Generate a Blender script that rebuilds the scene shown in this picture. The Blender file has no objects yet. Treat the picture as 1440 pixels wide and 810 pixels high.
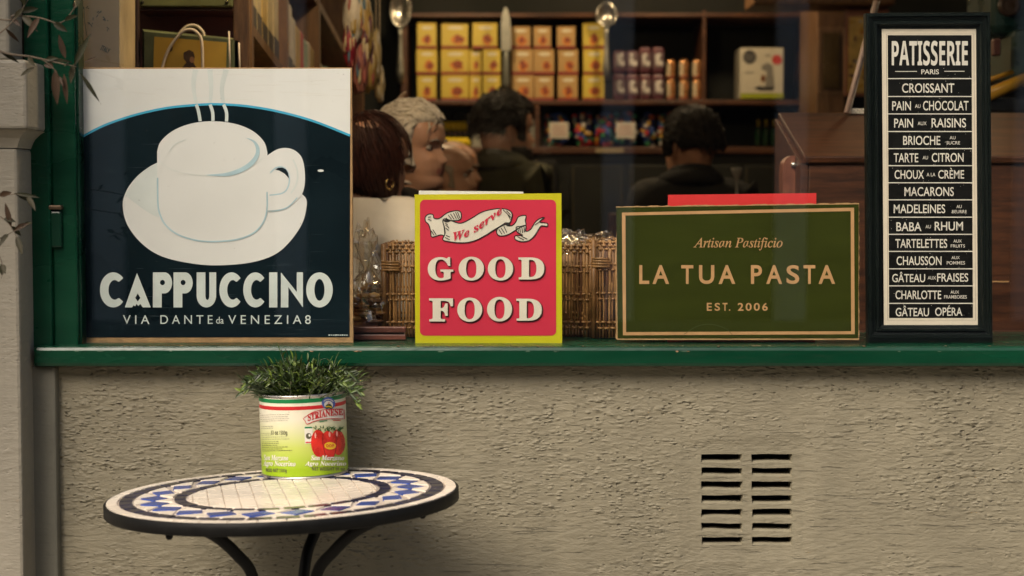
import bpy, bmesh, math, random
from mathutils import Vector, Matrix, noise
from mathutils.geometry import tessellate_polygon
R = math.radians
random.seed(7)
S = bpy.context.scene
COL = S.collection

# ------------------------------------------------------------------ camera, sky, sun, exposure
CAMY, CAMZ, PITCH, FPX = -3.0, 1.22, 2.97, 2312.0
cd = bpy.data.cameras.new('camera'); cam = bpy.data.objects.new('camera', cd); COL.objects.link(cam)
cam.location = (0, CAMY, CAMZ); cam.rotation_euler = (R(90 - PITCH), 0, 0)
cd.sensor_width = 36; cd.lens = FPX / 1440 * 36; cd.clip_start = 0.05; cd.clip_end = 500
cd.dof.use_dof = True; cd.dof.focus_distance = 3.04; cd.dof.aperture_fstop = 4.0
S.camera = cam
W = bpy.data.worlds.new('World'); S.world = W; W.use_nodes = True
SUN_EL, SUN_ROT = 44, 212
nt = W.node_tree; bg = nt.nodes['Background']; sky = nt.nodes.new('ShaderNodeTexSky')
sky.sky_type = 'NISHITA'; sky.sun_disc = False; sky.sun_elevation = R(SUN_EL); sky.sun_rotation = R(SUN_ROT)
sky.dust_density = 6; sky.air_density = 1.0; sky.ozone_density = 0.3
nt.links.new(sky.outputs[0], bg.inputs[0]); bg.inputs[1].default_value = 0.07
sd = bpy.data.lights.new('sun', 'SUN'); sun = bpy.data.objects.new('sun', sd); COL.objects.link(sun)
sd.energy = 1.2; sd.angle = R(34); sd.color = (1.0, 0.915, 0.80)
sun.rotation_euler = (R(90 - SUN_EL), 0, R(180 - SUN_ROT)); sun.location = (3, -6, 8)
S.view_settings.view_transform = 'Standard'; S.view_settings.look = 'None'
S.view_settings.exposure = 1.16; S.view_settings.gamma = 1
LAMP_W = 12.5
S.render.engine = 'CYCLES'; S.cycles.transparent_max_bounces = 24; S.cycles.max_bounces = 8
S.cycles.caustics_reflective = False; S.cycles.caustics_refractive = False

# ------------------------------------------------------------------ pixel -> point on the plane Y
_p = R(PITCH)
def P(px, py, Y):
    a = (px - 720) / FPX; b = -(py - 405) / FPX
    dx, dy, dz = a, math.cos(_p) + b * math.sin(_p), -math.sin(_p) + b * math.cos(_p)
    t = (Y - CAMY) / dy
    return Vector((dx * t, Y, CAMZ + dz * t))

# ------------------------------------------------------------------ materials
_mats = {}
def new_mat(name):
    m = bpy.data.materials.new(name); m.use_nodes = True
    return m, m.node_tree, m.node_tree.nodes['Principled BSDF']
def N(t, kind, **kw):
    n = t.nodes.new(kind)
    for k, v in kw.items(): setattr(n, k, v)
    return n
def ramp(t, a, b, ca=(0, 0, 0, 1), cb=(1, 1, 1, 1)):
    n = t.nodes.new('ShaderNodeValToRGB'); e = n.color_ramp.elements
    e[0].position = a; e[0].color = ca; e[1].position = b; e[1].color = cb
    return n
def coords(t, scale=(1, 1, 1), rot=(0, 0, 0)):
    tc = t.nodes.new('ShaderNodeTexCoord'); mp = t.nodes.new('ShaderNodeMapping')
    mp.inputs['Scale'].default_value = scale; mp.inputs['Rotation'].default_value = rot
    t.links.new(tc.outputs['Object'], mp.inputs[0]); return mp
def nz(t, src, scale, detail=3, rough=.5):
    n = t.nodes.new('ShaderNodeTexNoise'); n.inputs['Scale'].default_value = scale
    n.inputs['Detail'].default_value = detail; n.inputs['Roughness'].default_value = rough
    t.links.new(src.outputs[0], n.inputs['Vector']); return n
def M(name, col, rough=.6, metal=0, var=.15, vs=8, bump=0, bs=60, spec=.5, stretch=(1, 1, 1)):
    if name in _mats: return _mats[name]
    m, t, p = new_mat(name)
    mp = coords(t, stretch); n = nz(t, mp, vs, 4)
    lo = tuple(c * (1 - var) for c in col) + (1,); hi = tuple(min(1, c * (1 + var)) for c in col) + (1,)
    r = ramp(t, .3, .7, lo, hi); t.links.new(n.outputs['Fac'], r.inputs[0])
    t.links.new(r.outputs[0], p.inputs['Base Color'])
    rr = ramp(t, .3, .75, (max(0, rough - .08),) * 3 + (1,), (min(1, rough + .08),) * 3 + (1,))
    t.links.new(n.outputs['Fac'], rr.inputs[0]); t.links.new(rr.outputs[0], p.inputs['Roughness'])
    p.inputs['Metallic'].default_value = metal; p.inputs['Specular IOR Level'].default_value = spec
    if bump:
        b = t.nodes.new('ShaderNodeBump'); nb = nz(t, mp, bs, 4)
        b.inputs['Strength'].default_value = bump; b.inputs['Distance'].default_value = .004
        t.links.new(nb.outputs['Fac'], b.inputs['Height']); t.links.new(b.outputs[0], p.inputs['Normal'])
    _mats[name] = m; return m
def wood(name, dark, light, scale=(1, 14, 14), rough=.4, ring=6):
    if name in _mats: return _mats[name]
    m, t, p = new_mat(name); mp = coords(t, scale)
    n = nz(t, mp, ring, 5, .6); n2 = nz(t, mp, ring * 7, 3, .7)
    mx = t.nodes.new('ShaderNodeMath'); mx.operation = 'MULTIPLY_ADD'; mx.inputs[1].default_value = .35
    t.links.new(n2.outputs['Fac'], mx.inputs[0]); t.links.new(n.outputs['Fac'], mx.inputs[2])
    r = ramp(t, .5, .85, tuple(dark) + (1,), tuple(light) + (1,)); t.links.new(mx.outputs[0], r.inputs[0])
    t.links.new(r.outputs[0], p.inputs['Base Color']); p.inputs['Roughness'].default_value = rough
    b = t.nodes.new('ShaderNodeBump'); b.inputs['Strength'].default_value = .25; b.inputs['Distance'].default_value = .002
    t.links.new(mx.outputs[0], b.inputs['Height']); t.links.new(b.outputs[0], p.inputs['Normal'])
    _mats[name] = m; return m
def stucco(name, col, amount=1.0, pits_w=1.0):
    m, t, p = new_mat(name)
    base = coords(t)
    def ma(op, a, b, c=None):
        n = t.nodes.new('ShaderNodeMath'); n.operation = op
        for i, v in enumerate((a, b, c)):
            if v is None: continue
            if isinstance(v, (int, float)): n.inputs[i].default_value = v
            else: t.links.new(v, n.inputs[i])
        return n.outputs[0]
    def rmp(src, a, b, inv=False):
        n = ramp(t, a, b, (1, 1, 1, 1) if inv else (0, 0, 0, 1), (0, 0, 0, 1) if inv else (1, 1, 1, 1)); t.links.new(src, n.inputs[0]); return n.outputs[0]
    def cells(scale, stretch, d0, d1, keep):
        mp = coords(t, stretch); wn = nz(t, mp, scale * .6, 2)
        ad = t.nodes.new('ShaderNodeVectorMath'); ad.operation = 'MULTIPLY_ADD'; ad.inputs[1].default_value = (.9 / scale,) * 3
        t.links.new(wn.outputs['Color'], ad.inputs[0]); t.links.new(mp.outputs[0], ad.inputs[2])
        v = t.nodes.new('ShaderNodeTexVoronoi'); v.inputs['Scale'].default_value = scale; t.links.new(ad.outputs[0], v.inputs['Vector'])
        sp = t.nodes.new('ShaderNodeSeparateColor'); t.links.new(v.outputs['Color'], sp.inputs[0])
        return ma('MULTIPLY', rmp(v.outputs['Distance'], d0, d1, True), rmp(sp.outputs[0], keep, keep + .1))
    rows = nz(t, coords(t, (1, 1, 4.0)), 3.2, 4, .6); big = nz(t, base, 2.6, 3)
    mA = ma('MULTIPLY', rmp(rows.outputs['Fac'], .38, .58), rmp(big.outputs['Fac'], .32, .54))
    vd = t.nodes.new('ShaderNodeVectorMath'); vd.operation = 'DISTANCE'; vd.inputs[1].default_value = (.427, 0, .683); t.links.new(base.outputs[0], vd.inputs[0])
    mA = ma('MULTIPLY', mA, rmp(vd.outputs['Value'], .085, .17))      # smoother plaster patched round the vent
    mS = rmp(big.outputs['Fac'], .40, .56, True)
    blis = cells(72, (1, 1, 2.3), .03, .55, .30); pits = cells(84, (1, 1, 1.6), .04, .33, .55); big_b = cells(34, (1, 1, 2.2), .02, .5, .55)
    dn = nz(t, coords(t, (1.0, 1, 16), (0, R(4), 0)), 9, 4, .65); scr = rmp(dn.outputs['Fac'], .60, .66)
    und = nz(t, base, 7, 3); fine = nz(t, base, 170, 3, .6); gr = nz(t, coords(t, (1, 1, 3)), 38, 3, .6)
    h = ma('MULTIPLY', blis, ma('MULTIPLY', mA, .42 * pits_w))
    h = ma('MULTIPLY_ADD', ma('MULTIPLY', big_b, mA), .45 * pits_w, h)
    h = ma('MULTIPLY_ADD', ma('MULTIPLY', pits, ma('MULTIPLY_ADD', mA, .85, .05)), -.75 * pits_w, h)
    h = ma('MULTIPLY_ADD', ma('MULTIPLY', scr, ma('MULTIPLY_ADD', mS, .8, .2)), -.30 * pits_w, h)
    h = ma('MULTIPLY_ADD', und.outputs['Fac'], .95, h)
    h = ma('MULTIPLY_ADD', gr.outputs['Fac'], .42, h)
    h = ma('MULTIPLY_ADD', fine.outputs['Fac'], .07, h)
    b = t.nodes.new('ShaderNodeBump'); b.inputs['Strength'].default_value = 1.0; b.inputs['Distance'].default_value = .0068 * amount
    t.links.new(h, b.inputs['Height']); t.links.new(b.outputs[0], p.inputs['Normal'])
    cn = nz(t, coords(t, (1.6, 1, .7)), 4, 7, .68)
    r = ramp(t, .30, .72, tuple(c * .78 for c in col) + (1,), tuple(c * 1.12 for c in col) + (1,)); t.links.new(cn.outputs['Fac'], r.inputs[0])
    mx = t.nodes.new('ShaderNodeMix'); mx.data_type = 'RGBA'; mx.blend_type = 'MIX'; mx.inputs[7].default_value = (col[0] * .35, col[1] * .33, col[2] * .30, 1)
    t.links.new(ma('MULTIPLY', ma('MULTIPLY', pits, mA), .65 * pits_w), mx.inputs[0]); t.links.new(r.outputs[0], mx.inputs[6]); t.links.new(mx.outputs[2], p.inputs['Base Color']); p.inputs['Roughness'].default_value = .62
    p.inputs['Specular IOR Level'].default_value = .35
    _mats[name] = m; return m
def glassy(name, tint=(1, 1, 1), base=.045, rough=.0, bump=0, power=5, veil=0):
    m = bpy.data.materials.new(name); m.use_nodes = True; t = m.node_tree; t.nodes.clear()
    o = t.nodes.new('ShaderNodeOutputMaterial'); tr = t.nodes.new('ShaderNodeBsdfTransparent'); gl = t.nodes.new('ShaderNodeBsdfGlossy')
    mix = t.nodes.new('ShaderNodeMixShader'); lw = t.nodes.new('ShaderNodeLayerWeight'); lw.inputs['Blend'].default_value = .5
    pw = t.nodes.new('ShaderNodeMath'); pw.operation = 'POWER'; pw.inputs[1].default_value = power
    ad = t.nodes.new('ShaderNodeMath'); ad.operation = 'MULTIPLY_ADD'; ad.inputs[1].default_value = .9; ad.inputs[2].default_value = base
    tr.inputs[0].default_value = tuple(tint) + (1,); gl.inputs['Roughness'].default_value = rough
    gl.inputs['Color'].default_value = (1, 1, 1, 1)
    t.links.new(lw.outputs['Facing'], pw.inputs[0]); t.links.new(pw.outputs[0], ad.inputs[0]); t.links.new(ad.outputs[0], mix.inputs[0])
    t.links.new(tr.outputs[0], mix.inputs[1]); t.links.new(gl.outputs[0], mix.inputs[2])
    if bump:
        b = t.nodes.new('ShaderNodeBump'); b.inputs['Strength'].default_value = bump; b.inputs['Distance'].default_value = .01
        n = nz(t, coords(t), 30, 2); t.links.new(n.outputs['Fac'], b.inputs['Height'])
        t.links.new(b.outputs[0], gl.inputs['Normal']); t.links.new(b.outputs[0], lw.inputs['Normal'])
    t.links.new(mix.outputs[0], o.inputs[0]); _mats[name] = m; return m
def emit(name, col, s):
    m, t, p = new_mat(name); p.inputs['Emission Color'].default_value = tuple(col) + (1,); p.inputs['Emission Strength'].default_value = s
    p.inputs['Base Color'].default_value = tuple(col) + (1,); _mats[name] = m; return m

# ------------------------------------------------------------------ mesh builder
class MB:
    def __init__(s): s.v = []; s.f = []; s.m = []; s.mats = []; s.sm = []
    def mi(s, m):
        if m not in s.mats: s.mats.append(m)
        return s.mats.index(m)
    def add(s, verts, faces, m, smooth=False):
        o = len(s.v); k = s.mi(m); s.v += [tuple(v) for v in verts]
        for f in faces: s.f.append([i + o for i in f]); s.m.append(k); s.sm.append(smooth)
    def box(s, a, b, m):
        (x0, y0, z0), (x1, y1, z1) = [[min(a[i], b[i]) for i in range(3)], [max(a[i], b[i]) for i in range(3)]]
        s.add([(x0, y0, z0), (x1, y0, z0), (x1, y1, z0), (x0, y1, z0), (x0, y0, z1), (x1, y0, z1), (x1, y1, z1), (x0, y1, z1)],
              [(0, 3, 2, 1), (4, 5, 6, 7), (0, 1, 5, 4), (1, 2, 6, 5), (2, 3, 7, 6), (3, 0, 4, 7)], m)
    def bbox(s, a, b, m, r=.004):                       # box with chamfered edges
        bm = bmesh.new(); bmesh.ops.create_cube(bm, size=1)
        c = [(a[i] + b[i]) / 2 for i in range(3)]; d = [abs(b[i] - a[i]) for i in range(3)]
        for v in bm.verts: v.co = Vector([c[i] + v.co[i] * d[i] for i in range(3)])
        bmesh.ops.bevel(bm, geom=bm.edges[:], offset=min(r, min(d) * .3), segments=2, affect='EDGES', profile=.5)
        bm.verts.index_update(); s.add([v.co for v in bm.verts], [[v.index for v in f.verts] for f in bm.faces], m); bm.free()
    def pxbox(s, x0, y0, x1, y1, Y, depth, m, r=0):
        a = P(x0, y1, Y); b = P(x1, y0, Y); bb = (b[0], Y + depth, b[2])
        (s.bbox(a, bb, m, r) if r else s.box(a, bb, m))
    def tube(s, pts, rad, m, n=8, cap=True):
        pts = [Vector(p) for p in pts]; k = len(pts)
        rr = rad if isinstance(rad, (list, tuple)) else [rad] * k
        vs = []; up = None
        for i, p in enumerate(pts):
            d = (pts[min(i + 1, k - 1)] - pts[max(i - 1, 0)]).normalized()
            if up is None: up = Vector((0, 0, 1)) if abs(d.z) < .9 else Vector((1, 0, 0))
            a = d.cross(up)
            if a.length < 1e-6: a = d.orthogonal()
            a.normalize(); b = a.cross(d).normalized(); up = b
            for j in range(n):
                q = 2 * math.pi * j / n; vs.append(p + (a * math.cos(q) + b * math.sin(q)) * rr[i])
        fs = [(i * n + j, i * n + (j + 1) % n, (i + 1) * n + (j + 1) % n, (i + 1) * n + j) for i in range(k - 1) for j in range(n)]
        if cap: fs += [tuple(range(n))[::-1], tuple(range((k - 1) * n, k * n))]
        s.add(vs, fs, m, True)
    def lathe(s, prof, c, m, n=32, ax='z'):
        vs = []; k = len(prof)
        for r, h in prof:
            for j in range(n):
                q = 2 * math.pi * j / n
                vs.append((c[0] + r * math.cos(q), c[1] + r * math.sin(q), c[2] + h) if ax == 'z' else (c[0] + r * math.cos(q), c[1] + h, c[2] + r * math.sin(q)))
        fs = [(i * n + j, i * n + (j + 1) % n, (i + 1) * n + (j + 1) % n, (i + 1) * n + j) for i in range(k - 1) for j in range(n)]
        fs += [tuple(range(n))[::-1], tuple(range((k - 1) * n, k * n))]
        s.add(vs, fs, m, True)
    def blob(s, c, r, m, nu=20, nv=12, amp=0, fr=3, seed=0, smooth=True):
        vs = []
        for i in range(nv + 1):
            th = math.pi * i / nv
            for j in range(nu):
                ph = 2 * math.pi * j / nu
                d = Vector((math.sin(th) * math.cos(ph), math.sin(th) * math.sin(ph), math.cos(th)))
                k = 1 + amp * noise.noise(d * fr + Vector((seed * 7.1, seed * 3.3, seed)))
                vs.append((c[0] + d.x * r[0] * k, c[1] + d.y * r[1] * k, c[2] + d.z * r[2] * k))
        fs = [(i * nu + j, (i + 1) * nu + j, (i + 1) * nu + (j + 1) % nu, i * nu + (j + 1) % nu) for i in range(nv) for j in range(nu)]
        s.add(vs, fs, m, smooth)
    # flat artwork, in pixels of the photo, laid on the plane Y
    def poly(s, pts, Y, m, holes=(), fn=None, sub=0):
        if fn is not None and 'ct' in fn.__code__.co_names: sub = 2.0
        loops = [list(pts)] + [list(h) for h in holes]; flat = [p for l in loops for p in l]
        tris = tessellate_polygon([[Vector((p[0], p[1], 0)) for p in l] for l in loops])
        f = fn or (lambda x, y: P(x, y, Y)); flat = [tuple(p) for p in flat]; tris = [tuple(t) for t in tris]
        while sub:
            out = []; more = False
            for a, b, c in tris:
                e = [(flat[a][0] - flat[b][0]) ** 2, (flat[b][0] - flat[c][0]) ** 2, (flat[c][0] - flat[a][0]) ** 2]; k = e.index(max(e))
                if max(e) <= sub * sub: out.append((a, b, c)); continue
                more = True; a, b, c = ((a, b, c), (b, c, a), (c, a, b))[k]
                flat.append(((flat[a][0] + flat[b][0]) / 2, (flat[a][1] + flat[b][1]) / 2)); n = len(flat) - 1; out += [(a, n, c), (n, b, c)]
            tris = out
            if not more: break
        s.add([f(*p) for p in flat], tris, m)
    def line(s, pts, w, Y, m, closed=False, fn=None):
        pts = [Vector((p[0], p[1])) for p in pts]; k = len(pts); L = []; Rr = []
        ws = w if isinstance(w, (list, tuple)) else [w] * k
        for i, p in enumerate(pts):
            a = pts[(i - 1) % k] if closed or i else p; b = pts[(i + 1) % k] if closed or i < k - 1 else p
            d = (b - a); d = d.normalized() if d.length else Vector((1, 0)); n = Vector((-d.y, d.x)) * ws[i] / 2
            L.append(p + n); Rr.append(p - n)
        f = fn or (lambda x, y: P(x, y, Y))
        fs = [(i, (i + 1) % k, k + (i + 1) % k, k + i) for i in range(k if closed else k - 1)]
        s.add([f(*p) for p in L + Rr], fs, m)
    def text(s, txt, x0, x1, yb, yt, Y, m, style='sans', off=0, bbox=False, fn=None, depth=0, side=None):
        vs, fs, cap = glyphs(txt, style, off)
        xa = min(v[0] for v in vs); xb = max(v[0] for v in vs)
        ya, yc = (min(v[1] for v in vs), max(v[1] for v in vs)) if bbox else (0, cap)
        kx = (x1 - x0) / (xb - xa); ky = (yt - yb) / (yc - ya)
        q = [(x0 + (v[0] - xa) * kx, yb + (v[1] - ya) * ky) for v in vs]
        f = fn or (lambda x, y: P(x, y, Y)); pv = [f(*p) for p in q]
        s.add(pv, fs, m)
        if depth:
            cnt = {}
            for ff in fs:
                for a, b in zip(ff, ff[1:] + ff[:1]): cnt.setdefault(frozenset((a, b)), []).append((a, b))
            e = [c[0] for c in cnt.values() if len(c) == 1]
            n = len(pv); back = [p + Vector((0, depth, 0)) for p in pv]
            s.add(pv + back, [(a, b, n + b, n + a) for a, b in e], side or m)
    def build(s, name, parent=None, origin=None, **props):
        me = bpy.data.meshes.new(name)
        o0 = Vector(origin) if origin is not None else (Vector(parent.get('_o', (0, 0, 0))) if parent else Vector((0, 0, 0)))
        me.from_pydata([tuple(Vector(v) - o0) for v in s.v], [], s.f)
        for m in s.mats: me.materials.append(m)
        me.polygons.foreach_set('material_index', s.m); me.polygons.foreach_set('use_smooth', s.sm)
        me.validate(); me.update()
        ob = bpy.data.objects.new(name, me); COL.objects.link(ob)
        if parent: ob.parent = parent; ob['_o'] = tuple(o0)
        else: ob.location = o0
        for k, v in props.items(): ob[k] = v
        return ob
def thing(name, label, cat, loc=(0, 0, 0), group=None, rot=None, local=False):
    o = bpy.data.objects.new(name, None); COL.objects.link(o); o.location = loc; o.empty_display_size = .05
    o['label'] = label; o['category'] = cat; o['_o'] = (0, 0, 0) if local else tuple(loc)
    if rot: o.rotation_euler = rot
    if group: o['group'] = group
    return o
def bevel(ob, w=.003, seg=2):
    md = ob.modifiers.new('bevel', 'BEVEL'); md.width = w; md.segments = seg; md.limit_method = 'ANGLE'; return ob

_gl = {}
def _map(s, cap, low):
    return ''.join(chr(cap + ord(c) - 65) if 'A' <= c <= 'Z' else chr(low + ord(c) - 97) if 'a' <= c <= 'z' else c for c in s)
def _raw(txt, style, off):
    if style == 'serifbold': txt = _map(txt, 0x1D400, 0x1D41A)
    elif style == 'italic': txt = _map(txt, 0x1D434, 0x1D44E)
    elif style == 'bolditalic': txt = _map(txt, 0x1D468, 0x1D482)
    elif style == 'bold': txt = _map(txt, 0x1D5D4, 0x1D5EE)
    c = bpy.data.curves.new('t', 'FONT'); c.body = txt; c.offset = off; c.resolution_u = 5
    o = bpy.data.objects.new('t', c); COL.objects.link(o); dg = bpy.context.evaluated_depsgraph_get(); dg.update()
    me = bpy.data.meshes.new_from_object(o.evaluated_get(dg))
    r = ([(v.co.x, v.co.y) for v in me.vertices], [list(p.vertices) for p in me.polygons])
    bpy.data.objects.remove(o); bpy.data.curves.remove(c); bpy.data.meshes.remove(me); return r
def glyphs(txt, style='sans', off=0):
    k = (txt, style, off)
    if k not in _gl:
        kc = ('H', style, off)
        if kc not in _gl:
            v, f = _raw('H', style, off); h = max(p[1] for p in v); _gl[kc] = (v, f, h)
        v, f = _raw(txt, style, off); _gl[k] = (v, f, _gl[kc][2])
    return _gl[k]
def ell(cx, cy, rx, ry, a0=0, a1=360, n=40):
    return [(cx + rx * math.cos(R(a0 + (a1 - a0) * i / n)), cy + ry * math.sin(R(a0 + (a1 - a0) * i / n))) for i in range(n + (0 if a1 - a0 == 360 else 1))]
def spline(pts, closed=False, k=6):
    n = len(pts); out = []
    for i in range(n if closed else n - 1):
        g = lambda j: Vector(pts[j % n] if closed else pts[max(0, min(n - 1, j))])
        p0, p1, p2, p3 = g(i - 1), g(i), g(i + 1), g(i + 2)
        for s in range(k):
            t = s / k
            out.append(tuple(.5 * ((2 * p1) + (p2 - p0) * t + (2 * p0 - 5 * p1 + 4 * p2 - p3) * t * t + (3 * p1 - p0 - 3 * p2 + p3) * t ** 3)))
    if not closed: out.append(tuple(pts[-1]))
    return out
def roundrect(x0, y0, x1, y1, r, n=6):
    out = []
    for cx, cy, a in ((x1 - r, y1 - r, 0), (x0 + r, y1 - r, 90), (x0 + r, y0 + r, 180), (x1 - r, y0 + r, 270)):
        out += [(cx + r * math.cos(R(a + 90 * i / n)), cy + r * math.sin(R(a + 90 * i / n))) for i in range(n + 1)]
    return out

# ------------------------------------------------------------------ colours
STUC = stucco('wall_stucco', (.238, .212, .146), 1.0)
STUC2 = stucco('pilaster_paint', (.275, .25, .195), .5, .3)
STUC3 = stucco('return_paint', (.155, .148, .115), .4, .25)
GREEN = M('green_gloss_paint', (.0014, .040, .0175), .27, 0, .32, 10, .35, 60, stretch=(.3, 1, 1))
GREEND = M('dark_green_paint', (.0014, .030, .014), .3, 0, .25, 12, .1, 40)
KRAFT = M('kraft_cardboard', (.42, .25, .11), .8, 0, .2, 60, .3, 300)
WHITEP = M('poster_white', (.79, .785, .75), .45, 0, .04, 6)
WHITEL = M('poster_letter_white', (.66, .72, .68), .45, 0, .08, 20)
NAVY = M('poster_navy', (.006, .014, .019), .32, 0, .35, 5, spec=.12)
CYAN = M('poster_cyan', (.05, .42, .66), .45, 0, .05)
PALE = M('poster_pale_blue', (.45, .62, .68), .45, 0, .15, 18)
PALE2 = M('poster_faint_blue', (.70, .74, .71), .45, 0, .08, 14)
BLACK = M('matte_black', (.012, .012, .012), .5, 0, .2)
FLANK = M('black_metal', (.006, .006, .0055), .5, .0, .3, 30, .1, 90, .18)
CREAM = M('cream_paper', (.66, .58, .45), .7, 0, .08)

# ================================================================== SETTING
GROUND = M('ground_soil', (.12, .11, .09), .9, 0, .2, 2)
PAVE = M('paving_stone', (.26, .24, .20), .8, 0, .2, 3, .3, 40)
ASPH = M('asphalt', (.05, .05, .05), .85, 0, .2, 6, .4, 120)
mb = MB(); mb.add([(-150, -150, -.16), (150, -150, -.16), (150, 150, -.16), (-150, 150, -.16)], [(0, 1, 2, 3)], GROUND); mb.build('ground', kind='structure')
mb = MB(); mb.box((-60, -4.0, -.15), (60, .0, 0), PAVE); mb.build('pavement', kind='structure')
mb = MB(); mb.box((-60, -10.5, -.155), (60, -4.0, -.12), ASPH); mb.build('road', kind='structure')
mb = MB(); mb.box((-60, -14.0, -.15), (60, -10.5, 0), M('far_paving', (.10, .09, .08), .85, 0, .2, 3)); mb.build('far_pavement', kind='structure')

# ---- shop building
shop = thing('shop_building', 'beige rendered shop front with a dark green timber window frame', 'building', (0, 0, 0))
vx0, vx1, vy0, vy1 = 955, 1146, 612, 790
VA = P(vx0, vy1, 0); VB = P(vx1, vy0, 0)
XL = P(78, 600, 0).x; XR = 2.6; ZS = P(700, 513, 0).z; ZTOP = 2.55
mb = MB()
def wallquads(y):
    xs = [XL, VA.x, VB.x, XR]; zs = [-.15, VA.z, VB.z, ZS]
    for i in range(3):
        for j in range(3):
            if i == 1 and j == 1: continue
            mb.add([(xs[i], y, zs[j]), (xs[i + 1], y, zs[j]), (xs[i + 1], y, zs[j + 1]), (xs[i], y, zs[j + 1])], [(0, 1, 2, 3)], STUC)
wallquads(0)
IN = .021; ys = .0022                                        # sloped rim down to the recessed vent plate
a, b = VA, VB; q = [(a.x, 0, a.z), (b.x, 0, a.z), (b.x, 0, b.z), (a.x, 0, b.z)]
q2 = [(a.x + IN, ys, a.z + IN), (b.x - IN, ys, a.z + IN), (b.x - IN, ys, b.z - IN), (a.x + IN, ys, b.z - IN)]
mb.add(q + q2, [(i, (i + 1) % 4, 4 + (i + 1) % 4, 4 + i) for i in range(4)], STUC)
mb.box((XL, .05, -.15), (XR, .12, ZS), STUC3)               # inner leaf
mb.build('front_wall', shop)
# vent plate with slots
mb = MB()
slots = [(987, 1042), (1058, 1112)]; rows = [(639, 648), (658.5, 667), (677.5, 686.5), (697, 706), (716.5, 725), (736.5, 744.5), (756, 764)]
rim = [(q2[0][0], q2[0][2]), (q2[1][0], q2[1][2]), (q2[2][0], q2[2][2]), (q2[3][0], q2[3][2])]
holes = []
rnd = random.Random(3)
for x0, x1 in slots:
    for y0, y1 in rows:
        a = P(x0 - 1, y1 + 2.6, ys); b = P(x1 + 1.5, y0 - .6, ys)
        h = [(x + rnd.uniform(-.0012, .0012), z + rnd.uniform(-.0010, .0010)) for x, z in
             ((a.x, a.z), ((a.x * 2 + b.x) / 3, a.z), ((a.x + 2 * b.x) / 3, a.z), (b.x, a.z), (b.x + .001, b.z), ((a.x + 2 * b.x) / 3, b.z), ((a.x * 2 + b.x) / 3, b.z), (a.x, b.z))]
        holes.append(h)
mb.poly(rim, 0, STUC, holes, fn=lambda x, z: Vector((x, ys, z)))
for h in holes:
    cx = sum(p[0] for p in h) / 8; cz = sum(p[1] for p in h) / 8
    ring = [(p[0], ys, p[1]) for p in h]
    r2 = [(p[0] + (.0016 if p[0] < cx else -.0016), ys + .007, p[1] + (.0036 if p[1] < cz else -.0008)) for p in h]
    r3 = [(p[0], ys + .03, p[2]) for p in r2]
    n = 8
    mb.add(ring + r2 + r3, [(i, (i + 1) % n, n + (i + 1) % n, n + i) for i in range(n)] + [(n + i, n + (i + 1) % n, 2 * n + (i + 1) % n, 2 * n + i) for i in range(n)], STUC)
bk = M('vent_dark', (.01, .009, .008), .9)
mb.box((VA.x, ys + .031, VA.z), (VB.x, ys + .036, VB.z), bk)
mb.build('air_vent', shop)
# pilaster with a moulded block
mb = MB()
def pil(xr, xl, z0, z1, y0, m): mb.bbox((xl, y0, z0), (xr, .0, z1), m, .006)
PF = -.095
xr_front = P(27, 400, PF).x
XPL = -1.6
pil(xr_front, XPL, -.15, P(20, 208, PF).z, PF, STUC2)
# cove under the block (steps), block, upper shaft
zb = P(20, 182, PF - .02).z; zt = P(20, 84, PF - .02).z; zc = P(20, 208, PF).z
prof = [(0, zc), (.003, zc + (zb - zc) * .25), (.008, zc + (zb - zc) * .55), (.018, zc + (zb - zc) * .85), (.026, zb)]
for (o0, z0), (o1, z1) in zip(prof, prof[1:]):
    x0, x1 = xr_front + o0, xr_front + o1; y0, y1 = PF - o0, PF - o1
    mb.add([(XPL, y0, z0), (x0, y0, z0), (x0, 0, z0), (x1, 0, z1), (x1, y1, z1), (XPL, y1, z1)], [(0, 1, 4, 5), (1, 2, 3, 4)], STUC2)
pil(xr_front + .026, XPL, zb, zt, PF - .026, STUC2)
pil(xr_front - .014, XPL, zt + .0005, 3.2, PF + .012, STUC2)
mb.build('pilaster', shop)
# narrow render strip between pilaster and wall
mb = MB(); xs0 = P(44, 600, 0).x
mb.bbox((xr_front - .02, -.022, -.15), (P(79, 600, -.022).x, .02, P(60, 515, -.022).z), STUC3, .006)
mb.build('wall_return', shop)
# window
win = MB(); 
ZJ0 = .955
def jamb(x0, x1, y, m, yb=.05): win.bbox((P(x0, 300, y).x, y, ZJ0), (P(x1, 300, y).x, yb, ZTOP), m, .004)
jamb(36, 71, -.012, GREEN); jamb(72.5, 108, .0, GREEN); jamb(107, 113, .008, GREEND)
win.bbox((XR - .3, -.03, ZJ0), (XR, .05, ZTOP), GREEN)
win.bbox((P(36, 300, -.03).x, -.03, ZTOP), (XR, .05, ZTOP + .12), GREEN)
wf = win.build('window_frame', shop)
mb = MB()
zs_t = P(700, 487.5, -.040).z; zs_b = P(700, 516, -.040).z
mb.bbox((P(46, 500, -.040).x, -.040, zs_b), (XR + .1, .30, zs_t), GREEN, .007)
mb.build('sill', wf)
WEAR = M('bare_wood_chip', (.30, .17, .09), .8)
PANE = glassy('window_glass', (.985, .99, .98), .042, 0)
mb = MB(); mb.box((P(100, 300, .02).x, .018, zs_t - .004), (XR - .02, .024, ZTOP + .01), PANE)
mb.build('pane', wf)
mb = MB()
hp = P(80, 290, .0)
mb.bbox((hp.x - .012, -.014, hp.z - .006), (hp.x + .012, .002, hp.z + .002), M('dull_brass', (.12, .08, .05), .45, .7)); mb.bbox((hp.x - .011, -.009, hp.z - .075), (hp.x + .010, .002, hp.z - .009), GREEND)
mb.build('hinge', wf)
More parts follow.
